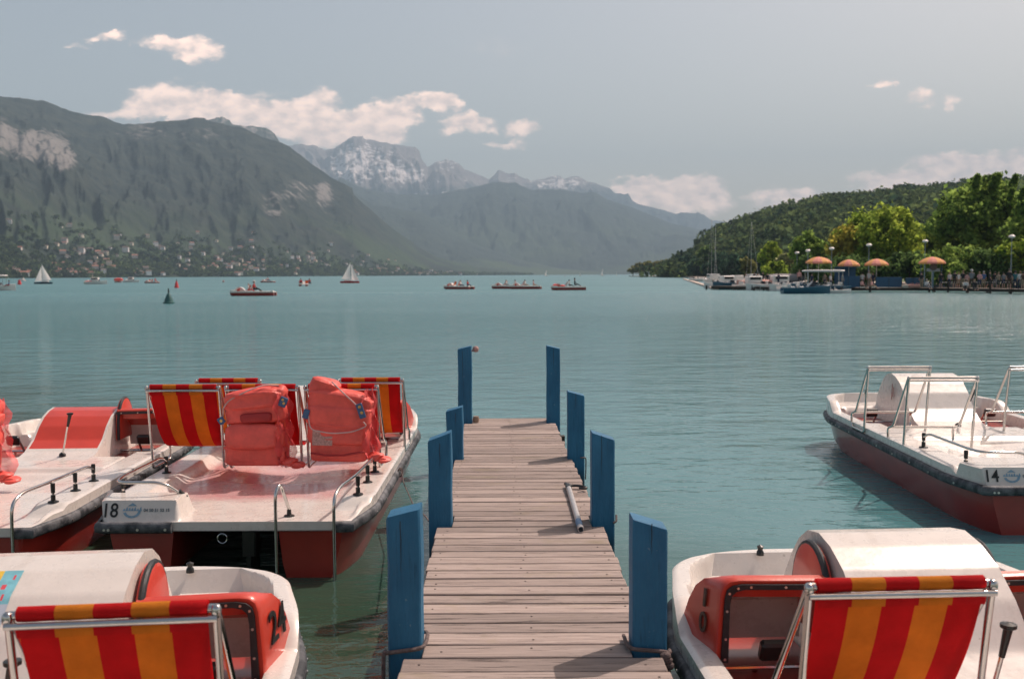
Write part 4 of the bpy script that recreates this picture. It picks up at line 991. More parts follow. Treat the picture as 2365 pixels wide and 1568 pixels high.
def life_jacket(loc, rz, label, kind=0, sc=1.0):
    rt = empty('life_jacket', loc, rz); tag(rt, label, 'life jacket', 'red life jackets hung on the chairs'); rt.scale = (sc,)*3
    Rx = lambda a: Matrix.Rotation(a, 3, 'X'); Ry = lambda a: Matrix.Rotation(a, 3, 'Y')
    if kind == 0:
        b = MB(); b.pad((0, .06, .10), (.52, .22, .19), .35, 28, 14, .05, 2); b.pad((.0, .05, .24), (.50, .24, .17), .35, 28, 14, .06, 3); b.build('lower_pad', M['jackd'] and M['jack'], rt)
        b = MB(); b.pad((0, -.01, .26), (.46, .20, .22), .4, 28, 16, .09, 5, Rx(-.1)); b.build('front_pocket', M['jack'], rt)
        b = MB(); b.pad((.03, -.045, .425), (.27, .12, .085), .45, 22, 12, .04, 7, Ry(-.06)); b.build('dark_roll', M['jackd'], rt)
        b = MB(); b.pad((.0, .05, .46), (.50, .24, .20), .45, 28, 16, .12, 8, Ry(-.05)); b.pad((.0, .04, .575), (.49, .25, .17), .5, 28, 16, .14, 11, Ry(-.10)); b.build('upper_pad', M['jack'], rt)
        b = MB(); b.pad((.19, .05, .60), (.15, .20, .16), .7, 16, 12, .25, 14); b.build('gathered_corner', M['jack'], rt)
        b = MB(); b.tube(bendpath([(-.25, -.05, .50), (-.20, -.07, .57), (-.02, -.09, .66), (.10, -.04, .70), (.2, .05, .68)], .06), .006, 6); b.tube([(-.25, -.05, .50), (-.27, .0, .38), (-.26, -.02, .36)], .006, 6)
        o = b.build('strap', M['strap'], rt)
        b = MB(); b.box((.255, -.06, .555), (.065, .02, .085), Ry(.4), .006); b.build('buckle', M['buckle'], o); b = MB(); b.box((-.265, -.06, .40), (.055, .02, .06), Ry(-.6), .006); b.build('buckle', M['buckle'], o)
        b = MB(); b.lathe([(0, -.012), (.011, -.01), (.011, 0)], (.255, -.062, .575), 10, 'Y'); b.lathe([(0, -.012), (.011, -.01), (.011, 0)], (.262, -.062, .545), 10, 'Y'); b.lathe([(0, -.012), (.013, -.01), (.013, 0)], (-.265, -.062, .40), 10, 'Y'); b.build('eyelet', M['brass'], o)
        nx0, nw = .20, .12
    elif kind == 1:
        b = MB(); b.pad((0, .05, .11), (.50, .24, .22), .35, 28, 14, .05, 21, Ry(.03)); b.pad((0, .03, .26), (.52, .28, .22), .4, 28, 14, .06, 22, Ry(.04)); b.build('lower_pad', M['jack'], rt)
        b = MB(); b.tube([(-.23, -.10, .095), (-.1, -.115, .075), (.05, -.115, .075), (.22, -.10, .10)], .016, 8, flat=.6); b.build('dark_strap', M['jackd'], rt)
        b = MB(); b.pad((.0, .02, .40), (.54, .28, .20), .4, 28, 14, .09, 23, Ry(.08)); b.pad((.01, .03, .52), (.53, .27, .20), .45, 28, 16, .10, 24, Ry(.14)); b.build('upper_pad', M['jack'], rt)
        b = MB(); b.pad((-.12, .03, .64), (.26, .22, .16), .5, 22, 14, .14, 25, Ry(.30)); b.build('top_fold', M['jack'], rt)
        b = MB(); b.tube(bendpath([(-.05, -.07, .70), (.08, -.12, .58), (.17, -.13, .50), (.19, -.14, .42)], .05), .006, 6); b.tube(bendpath([(-.26, -.07, .52), (-.23, -.13, .30), (-.05, -.135, .265), (.12, -.135, .275), (.25, -.12, .32), (.22, -.13, .36)], .05), .006, 6)
        o = b.build('strap', M['strap'], rt)
        b = MB(); b.box((.20, -.135, .455), (.055, .022, .13), Ry(-.3), .006); b.build('buckle', M['buckle'], o); b = MB(); b.box((-.265, -.10, .43), (.05, .03, .08), Ry(.3), .006); b.build('buckle', M['buckle'], o)
        b = MB(); b.lathe([(0, -.012), (.013, -.01), (.013, 0)], (.19, -.137, .49), 10, 'Y'); b.lathe([(0, -.012), (.013, -.01), (.013, 0)], (.208, -.137, .44), 10, 'Y'); b.build('eyelet', M['brass'], o)
        b = MB(); b.box((-.13, -.110, .225), (.17, .006, .13), Matrix.Rotation(-.06, 3, 'X') @ Ry(.04), .002); b.build('care_label', M['label'], rt)
        nx0, nw = .22, .12
    else:
        b = MB(); b.pad((0, .0, .18), (.46, .28, .34), .5, 26, 16, .16, 31); b.pad((.02, .0, .36), (.44, .28, .26), .5, 26, 16, .14, 32); b.build('lower_pad', M['jack'], rt)
        b = MB(); b.pad((.0, .0, .56), (.50, .30, .16), .4, 26, 14, .08, 33, Ry(.05)); b.pad((.02, -.02, .48), (.48, .28, .12), .5, 26, 14, .1, 34); b.build('upper_pad', M['jack'], rt)
        nx0, nw = .16, .16
    # crumpled net skirt at the side
    vs, fs = [], []; ny, nxx = 16, 10
    for j in range(ny+1):
        for i in range(nxx+1):
            u, v = i/nxx, j/ny; vs.append((nx0+nw*u*(1-.35*v)+.02*math.sin(j*1.3+i), -.10+.2*u+.03*math.sin(i*1.7+j*.8), .60*v+.02-.05*(1-v)*u+.015*math.sin(i*2.1)))
    b = MB(); b.add(vs, [(j*(nxx+1)+i, j*(nxx+1)+i+1, (j+1)*(nxx+1)+i+1, (j+1)*(nxx+1)+i) for j in range(ny) for i in range(nxx)]); b.build('net', M['net'], rt, angle=0)
    b = MB(); b.pad((nx0+.09, .0, .04), (.14, .16, .07), .8, 16, 10, .4, 41); b.pad((nx0+.16, -.02, .015), (.12, .12, .05), .8, 16, 10, .4, 43); b.build('net_bundle', M['jack'], rt)
    return rt
life_jacket((-2.215, 8.50, .56), R(0), 'crumpled red life jacket with a dark roll on the middle rear chair of boat 18', 0, 1.02)
life_jacket((-1.49, 8.50, .60), R(3), 'red life jacket with pale label, on the right rear chair of boat 18', 1, 1.0)
life_jacket((-4.62, 8.35, .46), R(8), 'red life jacket at the far left edge on the boat with red hump', 2, 1.12)
# ------------------------------------------------ people
def person_mesh(name, pose, top, bottom, skin, shoe=None, h=1.72, bag=False):
    """one continuous skinned figure; pose: stand, walk, sit, lean"""
    J = {'pel': (0,0,.95), 'sp': (0,.0,1.15), 'ch': (0,0,1.36), 'nk': (0,0,1.50), 'hd': (0,-.01,1.62), 'ht': (0,-.01,1.70)}
    L_ = {}
    for s, k in ((-1,'l'), (1,'r')):
        if pose == 'stand': leg = [(s*.10,0,.90),(s*.11,-.01,.50),(s*.12,.02,.09),(s*.13,-.12,.04)]; arm = [(s*.18,0,1.42),(s*.25,.02,1.15),(s*.24,-.07,.90),(s*.24,-.10,.80)]
        elif pose == 'walk': leg = [(s*.10,0,.90),(s*.10,-.13*s-.05,.50),(s*.10,-.26*s+.06,.10),(s*.10,-.26*s-.08,.04)]; arm = [(s*.18,0,1.42),(s*.24,.12*s,1.16),(s*.24,.18*s-.1,.93),(s*.23,.18*s-.16,.84)]
        elif pose == 'lean': leg = [(s*.10,0,.90),(s*.12,.0,.50),(s*.13,.02,.09),(s*.13,-.12,.04)]; arm = [(s*.18,-.02,1.42),(s*.26,-.08,1.18),(s*.14,-.26,1.12),(s*.06,-.30,1.14)]
        else: leg = [(s*.11,0,.10),(s*.13,-.42,.16),(s*.13,-.75,-.12),(s*.13,-.88,-.14)]; arm = [(s*.18,0,.58),(s*.25,-.06,.34),(s*.18,-.26,.22),(s*.16,-.34,.22)]
        L_[k] = (leg, arm)
    off = -.85 if pose == 'sit' else 0
    V_, E_, Rr = [], [], []
    def add(p, r, par=None):
        V_.append(p); Rr.append(r)
        if par is not None: E_.append((par, len(V_)-1))
        return len(V_)-1
    z = lambda p: (p[0], p[1], p[2]+off)
    pel = add(z(J['pel']), (.155,.11)); sp = add(z(J['sp']), (.14,.10), pel); ch = add(z(J['ch']), (.175,.115), sp); nk = add(z(J['nk']), (.055,.055), ch); hd = add(z(J['hd']), (.078,.092), nk); ht = add(z(J['ht']), (.06,.07), hd)
    for k in 'lr':
        leg, arm = L_[k]; p = pel
        for q, r in zip(leg, ((.088,.09),(.06,.06),(.04,.045),(.04,.03))): p = add(q, r, p)
        p = ch
        for q, r in zip(arm, ((.055,.055),(.04,.042),(.03,.032),(.03,.022))): p = add(q, r, p)
    me = bpy.data.meshes.new(name); me.from_pydata(V_, E_, []); me.update(); o = bpy.data.objects.new(name, me); COL.objects.link(o)
    sk = o.modifiers.new('s', 'SKIN'); ss_ = o.modifiers.new('d', 'SUBSURF'); ss_.levels = 1; ss_.render_levels = 1
    for i, d in enumerate(me.skin_vertices[0].data): d.radius = Rr[i]; d.use_root = (i == 0)
    dg = bpy.context.evaluated_depsgraph_get(); dg.update(); out = bpy.data.meshes.new_from_object(o.evaluated_get(dg)); bpy.data.objects.remove(o)
    out.materials.clear()
    for m in (skin, top, bottom): out.materials.append(m)
    for p in out.polygons:
        c = p.center; zc = c.z-off; p.use_smooth = True
        if pose == 'sit': mi = 2 if (c.z < .28 and (abs(c.x) < .24) and c.y < .2 and c.z > -.06) else (0 if c.z-off > 1.475 or c.z < -.06 or c.y < -.2 else 1)
        else:
            mi = 0 if zc > 1.475 else (1 if zc > .97 else (2 if zc > .45 or shoe else 0))
            if abs(c.x) > .19 and zc < 1.16: mi = 0
        p.material_index = mi
    out.name = name; return out
M['skin'] = mat('skin', (.50,.28,.20), .6, var=.05)
cl = {k: mat(k+' cloth', c, .85, var=.1) for k, c in {'white': (.70,.67,.65), 'black': (.015,.017,.02), 'navy': (.02,.03,.07), 'grey': (.20,.20,.21), 'blue': (.05,.12,.28), 'red': (.45,.04,.04), 'tan': (.35,.25,.17), 'pink': (.60,.32,.30), 'teal': (.03,.14,.16), 'brown': (.10,.05,.03)}.items()}
hairs = [mat('dark hair', (.02,.014,.010), .7), mat('fair hair', (.25,.16,.08), .7), mat('grey hair', (.35,.33,.31), .7)]
PM = {}
def person(loc, rz, pose, top, bot, hair, label, h=1.0, hat=None, group=None):
    key = (pose, top, bot)
    if key not in PM: PM[key] = person_mesh('person', pose, cl[top], cl[bot], M['skin'], shoe=(len(PM) % 2))
    o = link('person', PM[key], None, loc, rz); o.scale = (h,)*3; tag(o, label, 'person', group)
    hz = 1.66-(.85 if pose == 'sit' else 0)
    b = MB(); b.pad((0, .018, hz+.01), (.185, .215, .21), .95, 14, 10, .06, 3); hh_ = b.build('hair', hairs[hair], o, angle=0)
    if hat: b = MB(); b.lathe([(.17, -.01), (.10, .02), (.10, .09), (0, .11)], (0, 0, hz+.05), 14); b.build('hat', cl[hat], o)
    return o

# ------------------------------------------------ boats out on the lake
def far_pedal(loc, rz, label, red=True, hump2=False, group='pedal boats far out on the lake'):
    rt = empty('pedal_boat', loc, rz); tag(rt, label, 'pedal boat', group)
    d, h, ring = deck_meshes(FARRES, M['gel'], M['gel'], 'far'); link('deck_moulding', d, rt); link('paddle_housing', h, rt)
    for s in (-1, 1): link('hull', hull_mesh(s, 14), rt)
    fr, cv = chair_meshes()
    for i, (x, y) in enumerate(((-.62, 2.6), (.62, 2.6), (-.62, 1.5), (.62, 1.5))):
        if hump2 or i < 2: o = link('chair_frame', fr, rt, (x, y, 0)); link('striped_canvas', cv, o)
    if red:
        for s in (-1, 1): cw, tr, sc_, ck, ct = cowl_meshes(s); link('footwell_cowl', cw, rt)
    return rt
def head(px, py): p = G(px, py); return p
# nearest: two people riding, with orange jackets
p = G(584, 683); far_pedal((p.x+2.5, p.y, 0), R(90), 'dark red pedal boat seen from the side with a rider in an orange life jacket', hump2=False)
person((p.x+.25, p.y-.35, .60), R(90), 'sit', 'red', 'black', 0, 'person in an orange red vest sitting on the pedal boat left of the lake centre', 1.15, 'white')
person((p.x-.55, p.y+.4, .52), R(90), 'sit', 'white', 'red', 2, 'person with pale top reclining at the front of the side-on pedal boat', .95)
p = G(1312, 670); far_pedal((p.x+2.5, p.y, 0), R(90), 'dark red pedal boat with two dark clothed riders, rightmost out on the lake')
person((p.x+.15, p.y, .55), R(90), 'sit', 'white', 'black', 0, 'person in white top sitting on the rightmost lake pedal boat', 1.0)
person((p.x+.95, p.y, .62), R(90), 'sit', 'black', 'black', 0, 'person dressed in black sitting at the back of the rightmost lake pedal boat', 1.2)
b = MB(); b.pad((p.x-1.7, p.y, .62), (.9, 1.0, .5), .7, 16, 10, .2, 3); b.pad((p.x-.8, p.y, .58), (.8, .9, .35), .7, 16, 10, .2, 5); tag(b.build('life_jacket', M['jack']), 'heap of red life jackets on the front of the rightmost lake pedal boat', 'life jacket')
p = G(1071, 668); far_pedal((p.x+1.3, p.y-1, 0), R(58), 'small white pedal boat with pink covers left of the pair in mid lake')
person((p.x-.5, p.y, .5), R(60), 'sit', 'white', 'navy', 1, 'person in white on the small pedal boat in mid lake', 1.0); person((p.x+.6, p.y, .5), R(60), 'sit', 'red', 'navy', 0, 'person in red on the small pedal boat in mid lake', 1.0)
p = G(1178, 667); far_pedal((p.x+2.0, p.y, 0), R(80), 'left one of two pedal boats side by side in mid lake'); person((p.x-.6, p.y, .5), R(80), 'sit', 'white', 'grey', 1, 'person in white on the left of the two joined pedal boats', 1.0); person((p.x+.8, p.y, .5), R(80), 'sit', 'pink', 'grey', 0, 'person in pink on the left of the two joined pedal boats', 1.0)
p = G(1220, 667.6); far_pedal((p.x+2.0, p.y, 0), R(80), 'right one of two pedal boats side by side in mid lake'); person((p.x-.5, p.y, .5), R(80), 'sit', 'white', 'tan', 0, 'person in white on the right of the two joined pedal boats', 1.0); person((p.x+.8, p.y, .5), R(80), 'sit', 'pink', 'tan', 0, 'person in pink on the right of the two joined pedal boats', 1.0)
p = G(705, 661); far_pedal((p.x, p.y-2, 0), R(10), 'pedal boat seen end-on with two red backs below the far village'); person((p.x-.9, p.y, .55), R(180), 'sit', 'red', 'black', 0, 'left one of two people in red on the end-on pedal boat', 1.2); person((p.x+.9, p.y, .55), R(180), 'sit', 'red', 'navy', 0, 'right one of two people in red on the end-on pedal boat', 1.2)
p = G(620, 652.5); far_pedal((p.x+2, p.y, 0), R(75), 'small far pedal boat above the side-on one'); person((p.x-.2, p.y, .6), R(80), 'sit', 'pink', 'navy', 0, 'person in pink on the small far pedal boat', 1.3)
def motorboat(name, p, rz, L_, label, hullm, cabin=0, canopy=0, group=None, mast=0):
    rt = empty(name, (p.x, p.y, 0), rz); tag(rt, label, 'boat', group); W_ = L_*.36; Hh = .16*L_*.9
    b = MB(); rings = []
    for i in range(13):
        t = i/12; y = (t-.5)*L_; w_ = W_/2*(1-max(0, (t-.45)/.55)**2.4)+.03; sh = Hh*(.85+.35*t*t)
        rings.append([(-w_, y, sh), (-w_*.96, y, sh*.55), (-w_*.62, y, -.18), (w_*.62, y, -.18), (w_*.96, y, sh*.55), (w_, y, sh), (w_*.86, y, sh+.02), (w_*.8, y, sh-.05 if t > .55 else sh*.5), (-w_*.8, y, sh-.05 if t > .55 else sh*.5), (-w_*.86, y, sh+.02)])
    b.loft(rings); b.build('hull', hullm, rt)
    b = MB(); b.loft([[(-W_*.3, .02*L_, Hh), (W_*.3, .02*L_, Hh), (W_*.24, .10*L_, Hh+.42), (-W_*.24, .10*L_, Hh+.42)][::-1], [(-W_*.3, .16*L_, Hh), (W_*.3, .16*L_, Hh), (W_*.24, .13*L_, Hh+.42), (-W_*.24, .13*L_, Hh+.42)][::-1]]); b.build('windscreen', M['dark'], rt)
    b = MB()
    for yy in (-.30, -.12): b.box((0, yy*L_, Hh*.9), (W_*.62, .10*L_, .22), None, .04); b.box((0, yy*L_-.05*L_, Hh*.9+.22), (W_*.62, .03*L_, .3), None, .03)
    b.build('seats', M['white'], rt)
    if cabin: b = MB(); b.box((0, -.05*L_, Hh+.5), (W_*.66, .34*L_, 1.0), None, .1); c_ = b.build('cabin', M['white'], rt); b = MB(); b.box((0, -.05*L_, Hh+.68), (W_*.67+.02, .26*L_, .36)); b.build('window', M['dark'], c_)
    if canopy:
        b = MB(); b.pad((0, -.06*L_, Hh+1.55), (W_*.95, .72*L_, .26), .5, 24, 8); c_ = b.build('canopy', M['white'], rt); b = MB()
        for sx in (-1, 1):
            for yy in (-.36, .22): b.tube([(sx*W_*.4, yy*L_, Hh*.8), (sx*W_*.42, yy*L_, Hh+1.5)], .03, 6)
        b.build('canopy_frame', M['chrome'], c_)
    if mast: b = MB(); b.tube([(0, .08*L_, Hh), (0, .08*L_, Hh+mast)], .05, 6, rr=[.035, .022]); b.tube([(0, .08*L_, Hh+.9), (0, -.35*L_, Hh+.85)], .04, 6); m_ = b.build('mast', M['alu'], rt); b = MB(); b.tube([(0, .08*L_, Hh+mast), (0, .48*L_, Hh)], .012, 4); b.tube([(0, .08*L_, Hh+mast), (0, -.48*L_, Hh)], .012, 4); b.tube([(0, .08*L_, Hh+.98), (0, -.33*L_, Hh+.95)], .09, 8); b.build('rigging', M['white'], m_)
    return rt
def sailboat(p, rz, L_, hs, label, hullm, sailm, group=None, jib=True):
    rt = empty('sailboat', (p.x, p.y, 0), rz); tag(rt, label, 'sailboat', group); b = MB(); rings = []
    for i in range(11):
        t = i/10; x = (t-.5)*L_; w_ = L_*.14*(1-abs(2*t-.9)**2.6*.75) if t < .98 else .05; rings.append([(x, -w_, .55), (x, -w_*.7, -.1), (x, w_*.7, -.1), (x, w_, .55)])
    b.loft(rings); b.build('hull', hullm, rt)
    b = MB(); b.tube([(.05*L_, 0, .5), (.05*L_, 0, hs+.6)], .06, 6); b.tube([(.05*L_, 0, 1.1), (-.42*L_, -.3, 1.1)], .04, 6); b.build('mast', M['alu'], rt)
    def sail(pts_, nm, bulge):
        b = MB(); n = 8; vs = []
        for j in range(n+1):
            for i in range(n+1):
                v = j/n; u = i/n; lo = Vector(pts_[0]).lerp(Vector(pts_[1]), u); p_ = lo.lerp(Vector(pts_[2]), v); p_.y += bulge*math.sin(math.pi*u)*(1-v)*math.sin(math.pi*min(1, v+.25)); vs.append(p_)
        b.add(vs, [(j*(n+1)+i, j*(n+1)+i+1, (j+1)*(n+1)+i+1, (j+1)*(n+1)+i) for j in range(n) for i in range(n)]); b.build(nm, sailm, rt, angle=0)
    sail([(.03*L_, 0, 1.2), (-.42*L_, -.3, 1.2), (.04*L_, 0, hs+.5)], 'mainsail', -.5)
    if jib: sail([(.48*L_, 0, .7), (.10*L_, -.2, .9), (.07*L_, 0, hs)], 'jib', -.35)
    b = MB(); b.box((-.1*L_, 0, .75), (.4*L_, L_*.15, .5), None, .1); b.build('cabin', M['white'], rt)
    return rt
M['sail'] = mat('sail cloth', (.85,.81,.78), .8, var=.04, trans=.5)
M['navyhull'] = mat('dark blue hull', (.015,.05,.08), .3); M['redboat'] = mat('red boat hull', (.55,.04,.035), .35); M['bluehull'] = mat('teal blue hull', (.015,.09,.15), .35, var=.1)
p = G(100, 656); sailboat(p, R(178), 5.6, 5.4, 'sailboat with dark hull and pale sails on the far left of the lake', M['navyhull'], M['sail'])
p = G(808, 654); sailboat(p, R(5), 5.4, 5.3, 'sailboat with a white sail and red hull in front of the far village', M['redboat'], M['sail'])
for i, (x, y, s_) in enumerate(((1262, 636.0, 1.0), (1392, 636.3, 1.25), (1340, 636.3, .55), (1424, 636.1, .6))):
    q = AT(x, y, 1500); q.z = 0; sailboat(q, R(20*i), 6.5*s_, 8.5*s_, ['tiny white sailboat far off left of the gap in the mountains', 'tiny pinkish white sailboat far off, tallest of the distant sails', 'tiny pale speck of a boat between the two distant sails', 'faint tiny sail nearest the dark trees of the right shore'][i], M['white'], M['sail'], jib=False)
p = G(5, 671); r_ = motorboat('motor_boat', Vector((p.x-1.0, p.y, 0)), R(-80), 6.0, 'white cabin motor boat cut off by the left edge of the picture', M['white'], 0, 1)
person((p.x-.6, p.y-.2, .75), R(-60), 'sit', 'red', 'black', 0, 'dark haired person in red in the white motor boat at the left edge', 1.1)
person((p.x+1.3, p.y-.3, .75), R(-60), 'sit', 'blue', 'red', 0, 'person in blue at the bow of the white motor boat at the left edge', 1.0)
p = G(222, 656.5); motorboat('motor_boat', p, R(-85), 6.2, 'white motor boat with grey canopy, left of the red floats', M['white'], 1, 0); b = MB(); b.pad((p.x-1.8, p.y-.6, .7), (2.2, 1.2, .6), .7, 14, 8, .2, 2); tag(b.build('inflatable_float', M['jack']), 'red inflatable heaped beside the white motor boat with grey canopy', 'inflatable')
p = G(304, 652); motorboat('motor_boat', p, R(-88), 5.6, 'small white motor boat with a cabin between two red craft on the left', M['white'], 1, 0)
p = G(354, 654); far_pedal((p.x+1.5, p.y, 0), R(70), 'small white and red pedal boat right of the little cabin boat'); person((p.x+.6, p.y, .6), R(70), 'sit', 'red', 'red', 0, 'person in red on the small pedal boat near the red buoy', 1.2)
p = G(52, 649); motorboat('motor_boat', p, R(60), 4.2, 'tiny white motor boat beside the leftmost red buoy', M['white'], 1, 0)
def buoy(p, prof, m, label, name='buoy', n=18, band=None, top=None):
    prof = [(r_*.72, z_*.66) for r_, z_ in prof]; rt = empty(name, (p.x, p.y, 0)); tag(rt, label, 'buoy'); b = MB(); b.lathe(prof, (0,0,0), n); b.build('body', m, rt)
    b = MB(); r0, z0 = prof[-1][0]+.03, prof[-1][1]; b.lathe([(0, z0+.35), (.05, z0+.33), (.07, z0), (.02, z0-.05)], (0,0,0), 10); b.build('top_light', top or M['blk'], rt); return rt
M['green'] = mat('green buoy paint', (.03,.12,.115), .45, var=.2, scale=3)
p = G(390, 701); buoy(p, [(.35, -.3), (.62, -.05), (.62, .16), (.50, .22), (.44, .50), (.26, .95), (.10, 1.30), (.0, 1.34)], M['green'], 'dark green conical buoy floating on the left of the lake')
M['redb'] = mat('red buoy paint', (.70,.05,.05), .45)
p = G(408, 665); buoy(p, [(.4, -.2), (.60, 0), (.60, .3), (.48, .4), (.42, 1.2), (.26, 1.45), (.22, 1.9), (0, 1.95)], M['redb'], 'red buoy standing behind the green conical buoy')
p = G(45, 657.5); buoy(p, [(.4, -.2), (.70, 0), (.70, .7), (.55, 1.1), (.50, 1.9), (0, 2.0)], M['redb'], 'red buoy at the far left beside the white motor boat')
p = G(270, 652.5); far_pedal((p.x, p.y, 0), R(10), 'red craft seen end-on, between the grey-canopied motor boat and the little cabin boat'); b = MB(); b.pad((p.x, p.y+1.5, 1.0), (3.2, 1.6, 1.2), .6, 16, 10, .2, 4); tag(b.build('inflatable_float', M['jack']), 'round red inflatable seen end-on between two white motor boats', 'inflatable')
for i, (x, y, m_, lb) in enumerate(((1305, 638.5, 'redb', 'tiny red float far off in the middle of the lake'), (516, 652, 'label', 'small pale orange float right of the red buoy'), (1984, 648, 'redb', 'tiny red float in front of the low trees'), (2073, 681, 'white', 'white ball float under the right end of the jetty'), (2115, 684, 'white', 'small white ball float near the jetty posts'))[:2]+((2073, 0, '', ''),)[:0]):
    q = G(x, y); b = MB(); b.lathe([(0, -.2), (.35, 0), (.4, .3), (.25, .6), (0, .7)], (q.x, q.y, 0), 12); tag(b.build('float', M[m_]), lb, 'float')
# numbers on the red cowls
def cowl_text(rt, sgn, s, size, y, z, m, sx=1.0):
    nrm = Vector((sgn, -.23, .085)).normalized(); xd = Vector((0, sgn*1.0, 0)); xd = (xd-nrm*xd.dot(nrm)).normalized(); yd = nrm.cross(xd)
    x = .945-.075*(z-.66)+.23*(y-3.86)
    return text_obj('boat_number', s, size, frame_mtx(Vector((sgn*x, y, z)), xd, yd), m, rt, .001, sx, .003)
cowl_text(bL, 1, '24', .20, 3.865, .655, M['ink'], 1.0)
cowl_text(bR, -1, '1', .12, 3.82, .715, M['inkf'], 1.5); cowl_text(bR, -1, '0', .13, 3.82, .60, M['inkf'], 1.1)
# ------------------------------------------------ right shore: ground, quay, jetty
M['grass'] = mat('park grass', (.09,.13,.03), .9, var=.25, scale=.4)
M['sand'] = mat('pale promenade', (.62,.50,.42), .9, var=.1, scale=.6)
M['stone'] = mat('quay stone', (.20,.19,.17), .9, var=.2, scale=1.2)
sh = [(2560, 104), (2365, 124), (2200, 138), (2100, 150), (1980, 165), (1900, 185), (1820, 215), (1740, 270), (1680, 360), (1610, 500), (1560, 640), (1500, 820), (1452, 930)]
def XY(px, Y): d = ray(px, 640); return (d.x/d.y*Y, Y)
shp = [XY(*q) for q in sh]; shp = [(150, 60)]+shp
b = MB(); inner = [(x+max(14, y*.55), y+max(10, y*.25)) for x, y in shp]
b.loft([[(x, y, -.5) for x, y in shp], [(x, y, .62) for x, y in shp]], False, False); tag(b.build('quay_edge', M['stone']), kind='structure')
b = MB(); b.loft([[(x, y, .62) for x, y in shp], [(x+2+y*.05, y+3+y*.04, .63) for x, y in shp]], False, False); tag(b.build('promenade', M['sand']), kind='structure')
b = MB(); b.loft([[(x+2+y*.05, y+3+y*.04, .634) for x, y in shp], [(x+max(14, y*.55)+300, y+max(10, y*.35)+150, 2.2) for x, y in shp]], False, False); tag(b.build('park_ground', M['grass']), kind='structure')
# jetty: dark piles carrying a plank deck
def jetty(name, pa, pb, wd, label, z=.52, pile=1, sp=4.5):
    rt = empty(name, (pa[0], pa[1], 0)); tag(rt, label, 'jetty'); A_ = Vector((0, 0, 0)); B_ = Vector((pb[0]-pa[0], pb[1]-pa[1], 0)); L_ = B_.length; t = B_.normalized(); n_ = Vector((-t.y, t.x, 0))
    if n_.y < 0: n_ = -n_
    b = MB(); b.loft([[A_+n_*o+Vector((0, 0, zz)) for o, zz in ((0, z-.05), (0, z), (wd, z), (wd, z-.05))], [B_+n_*o+Vector((0, 0, zz)) for o, zz in ((0, z-.05), (0, z), (wd, z), (wd, z-.05))]]); b.build('deck', M['jdeck'], rt, smooth=False)
    b = MB(); b.loft([[A_+n_*o+Vector((0, 0, zz)) for o, zz in ((.05, z-.34), (.05, z-.052), (wd-.1, z-.052), (wd-.1, z-.34))], [B_+n_*o+Vector((0, 0, zz)) for o, zz in ((.05, z-.34), (.05, z-.052), (wd-.1, z-.052), (wd-.1, z-.34))]]); b.build('beam', M['beam'], rt, smooth=False)
    rj = random.Random(int(L_*10)); k = int(L_/sp)
    for i in range(k+1):
        q = t*(L_*(i+rj.uniform(-.15, .15))/k)
        top = z+(rj.uniform(.5, .9) if pile > 1 else rj.uniform(-.05, .15)); b = MB()
        b.tube([q+n_*-.06+Vector((0, 0, -1)), q+n_*-.06+Vector((0, 0, top))], .13, 8); b.build('pile', M['beam'], rt)
        b = MB(); b.tube([q+n_*(wd)+Vector((0, 0, -1)), q+n_*wd+Vector((0, 0, z))], .12, 8); b.build('pile', M['beam'], rt)
    return rt
M['jdeck'] = mat('jetty planks', (.22,.18,.15), .9, var=.2, scale=2)
pA = XY(1890, 117); pB = XY(2150, 113); pC = XY(2560, 92)
jetty('jetty', pA, pB, 2.2, 'low jetty with blue screens standing on it, left part of the right shore')
jetty('jetty', pB, pC, 2.6, 'low jetty crowded with people on dark piles at the right edge', pile=2, sp=2.6)
jetty('jetty', XY(1642, 138), XY(1752, 131), 1.8, 'small dark jetty in front of the moored white boats, farthest left', sp=6)
jetty('jetty', XY(1756, 128), XY(1888, 121), 1.8, 'grey green jetty in front of the moored boats left of the blue hull', sp=6)
# pale floating walkway running out to the left
b = MB(); q0, q1 = XY(1580, 400), XY(1652, 139); b.loft([[(q0[0]-.5, q0[1], .0), (q0[0]-.5, q0[1], .3), (q0[0]+.5, q0[1], .3), (q0[0]+.5, q0[1], .0)], [(q1[0]-.5, q1[1], 0), (q1[0]-.5, q1[1], .3), (q1[0]+.5, q1[1], .3), (q1[0]+.5, q1[1], 0)]])
tag(b.build('floating_walkway', M['sand']), 'long pale floating walkway slanting out from the marina jetties', 'walkway')
# blue booth and screens
M['bscreen'] = mat('blue screen board', (.02,.085,.17), .6, var=.1, scale=2)
def screen(px0, px1, Y, h, label, lip=True, z0=.52):
    x0, x1 = XY(px0, Y)[0], XY(px1, Y)[0]; rt = empty('blue_screen', ((x0+x1)/2, Y, z0)); tag(rt, label, 'screen'); w_ = x1-x0; b = MB(); n = max(2, int(w_/1.6))
    for i in range(n): b.box((-w_/2+w_*(i+.5)/n, 0, h/2+.03), (w_/n-.03, .05, h-.06), None, .01)
    b.build('panel', M['bscreen'], rt); b = MB()
    for i in range(n+1): b.box((-w_/2+w_*i/n, 0, h/2), (.07, .08, h))
    b.build('frame_post', M['navyhull'], rt); return rt
rt = screen(1932, 1986, 115, 1.35, 'blue boarded booth front under the second striped parasol')
x0, x1 = XY(1934, 116.2)[0], XY(1984, 116.2)[0]; b = MB(); b.box((0, 1.1, 1.2), (x1-x0-.1, .08, 2.4)); b.box((0, .55, 2.38), (x1-x0, 1.3, .08)); b.build('back_wall', M['bscreen'], rt)
screen(2023, 2083, 114.6, 1.22, 'long low blue screen of two boards on the jetty right of the third striped parasol')
screen(2092, 2125, 114.2, 1.12, 'short low blue screen nearest the rightmost striped parasol')
